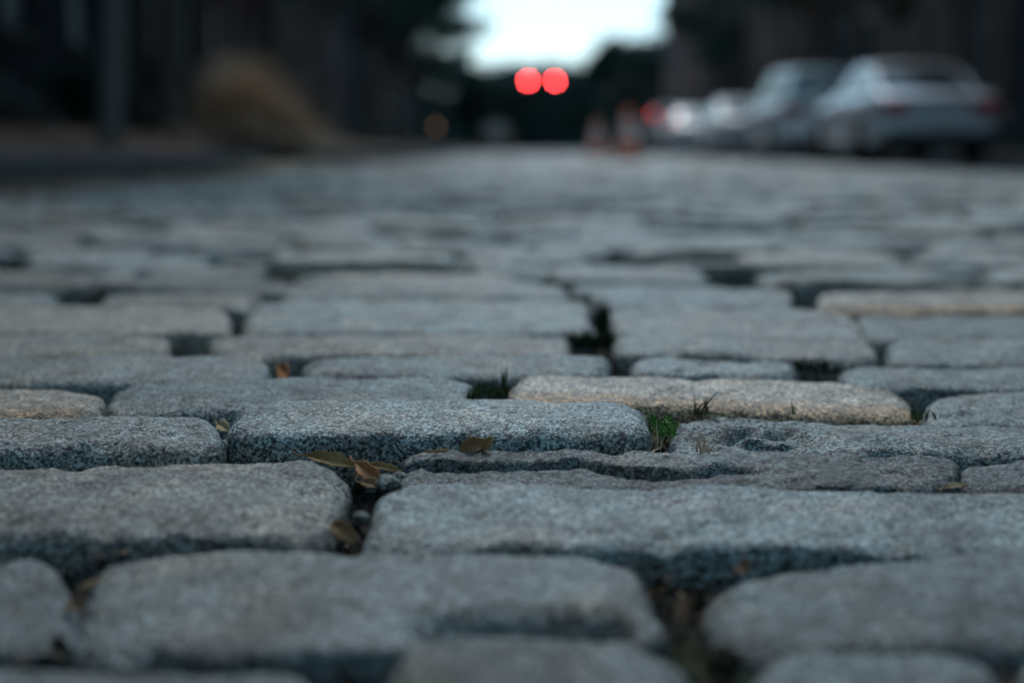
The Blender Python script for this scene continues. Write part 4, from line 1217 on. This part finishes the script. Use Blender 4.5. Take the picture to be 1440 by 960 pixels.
def paint(name, c, metal=.55, rough=.28):
    return simple(name, c, rough, metal, coat=1.0, var=.04, scale=2)
P_SILVER = paint("paint_silver", (.58, .60, .63), .35); P_LIGHT = paint("paint_light_silver", (.66, .68, .70), .3); P_WHITE = paint("paint_white", (.72, .72, .71), 0, .3)
P_GREY = simple("paint_grey_matt", (.20, .21, .22), .6); P_TAN = simple("paint_tan_matt", (.15, .105, .07), .8, spec=.1)
car("silver sedan nearest on the right, its dark red tail lamps facing the viewer", (5.95, 20.0, 0), P_SILVER, "sedan")
car("tall light silver hatchback parked just ahead of the nearest sedan", (5.95, 27.2, 0), P_LIGHT, "suv")
car("white sedan third in the row of parked cars", (5.95, 35.5, 0), P_WHITE, "sedan")
car("pale car with red tail lamps, fourth in the parked row", (5.85, 44.0, 0), P_LIGHT, "sedan")
car("dark grey hatchback at the far end of the parked row", (6.0, 52.5, 0), P_GREY, "suv")
c = car("pale tan car standing in the road at the far end of the street", (-1.0, 88.0, 0), P_TAN, "suv", R(90)); c["group"] = "traffic at the far crossing"

# ------------------------------------------------------------------ cones, signals, lamp
M_ORANGE = simple("cone_orange", (.98, .24, .14), .6, var=.08)
M_WHITE = simple("reflective_white", (.75, .74, .72), .4, var=.05)
M_BASE = simple("cone_base_rubber", (.02, .02, .02), .8)
def cone(x, y, h, label):
    root = empty("traffic_cone", (x, y, .004)); tag(root, label, "traffic cone", "traffic cones beside the parked cars")
    s = h / .95; wd = 1.7
    MB().box(-.24 * s, .24 * s, -.24 * s, .24 * s, 0, .04 * s).build("base", M_BASE, root, bevel=.01)
    prof = [(.155, .04), (.125, .25), (.100, .42), (.075, .60), (.052, .76), (.032, .92), (.024, .95)]
    MB().tube([(0, 0, z * s) for r, z in prof], [r * s * wd for r, z in prof], 24).build("cone_body", M_ORANGE, root, smooth=True)
    for z0, z1 in ((.36, .50), (.62, .72)):
        r0, r1 = np.interp([z0, z1], [p[1] for p in prof], [p[0] for p in prof]) + .004
        MB().tube([(0, 0, z0 * s), (0, 0, z1 * s)], [float(r0) * s * wd, float(r1) * s * wd], 24).build("reflective_band", M_WHITE, root, smooth=True)
cone(1.98, 24.5, .88, "bright orange traffic cone, the nearer of the two")
def barricade(x, y, label):
    root = empty("barricade", (x, y, 0)); tag(root, label, "barricade")
    for i, z in enumerate((.25, .58)):
        for k in range(6):
            MB().box(-.45 + k * .15, -.30 + k * .15, -.02, .02, z, z + .24).build("board_panel", M_WHITE if k % 2 else M_ORANGE, root)
    for xx in (-.36, .36):
        for s in (-1, 1):
            MB().tube([(xx, s * .30, 0), (xx, s * .03, .95)], .022, 6).build("leg", M_WHITE, root)
cone(1.95, 33.0, .85, "paler smaller traffic cone farther away, left of the nearest one")

def signal():
    M_H = simple("signal_housing", (.02, .022, .02), .5)
    M_RED = simple("red_lens_lit", (.5, .02, .02), .3, emit=((1.0, .045, .05), 46.0))
    M_OFF = simple("unlit_lens", (.03, .035, .03), .3)
    Y = 104.0
    pr = empty("signal_mast", (-5.2, Y, 0)); tag(pr, "traffic signal mast with a long arm reaching over the far crossing", "signal mast")
    MB().tube([(0, 0, -.1), (0, 0, 3), (0, 0, 6.3)], [.14, .11, .09], 14).build("pole", M_IRON, pr, smooth=True)
    MB().tube([(0, 0, 5.85), (4, 0, 6.25), (9.2, 0, 6.35)], [.08, .06, .035], 10).build("arm", M_IRON, pr, smooth=True)
    MB().cyl((0, 0, -.05), (0, 0, 1), .25, .2, .35, 14).build("base", M_IRON, pr)
    for px, lb in ((743, "left of the two red traffic signals hanging over the street"), (780.5, "right of the two red traffic signals hanging over the street")):
        p = at(px, 114, Y)
        root = empty("traffic_signal", (p[0], Y, p[2] - .86)); tag(root, lb, "traffic light", "red signals over the far crossing")
        MB().box(-.15, .15, .0, .2, 0, 1.02).build("housing", M_H, root, bevel=.02)
        for k, m in ((0, M_OFF), (1, M_OFF), (2, M_RED)):
            z = .17 + k * .345
            MB().cyl((0, -.015, z), (0, 1, 0), .145, .145, .02, 24).build("lens", m, root, smooth=False)
            v = MB(); nn = 14; vs = []; 
            for i in range(nn + 1):
                t = math.pi * (i / nn)
                for yy in (-.22 + .06 * (1 - math.sin(t)), 0): vs += [(math.cos(t) * .155, yy, z + math.sin(t) * .155)]
            v.add(vs, [(2 * i, 2 * i + 1, 2 * i + 3, 2 * i + 2) for i in range(nn)]); vo = v.build("visor", M_H, root, smooth=True)
            sm = vo.modifiers.new("t", 'SOLIDIFY'); sm.thickness = .008
        MB().tube([(0, .1, 1.0), (0, .1, 6.3 - (p[2] - .86))], .025, 8).build("hanger", M_IRON, root)
signal()
def lamp_post():
    p = at(613, 178, 62)
    root = empty("lamp_post", (p[0], 62, .15)); tag(root, "short garden lamp post glowing dull orange on the left kerb", "lamp")
    MB().tube([(0, 0, 0), (0, 0, .1), (0, 0, p[2] - .30)], [.07, .035, .03], 10).build("post", M_IRON, root, smooth=True)
    MB().cyl((0, 0, p[2] - .30), (0, 0, 1), .09, .12, .03, 12).build("lantern_base", M_IRON, root)
    MB().cyl((0, 0, p[2] - .268), (0, 0, 1), .075, .10, .20, 12).build("lantern_glass", simple("amber_glass", (.3, .16, .08), .4, emit=((1.0, .55, .32), .3)), root)
    MB().cyl((0, 0, p[2] - .066), (0, 0, 1), .13, .02, .08, 12).build("lantern_cap", M_IRON, root)
lamp_post()

for o in list(scene.objects):
    if o.parent is None and o.type == 'EMPTY' and "label" not in o:
        print("UNLABELLED", o.name)
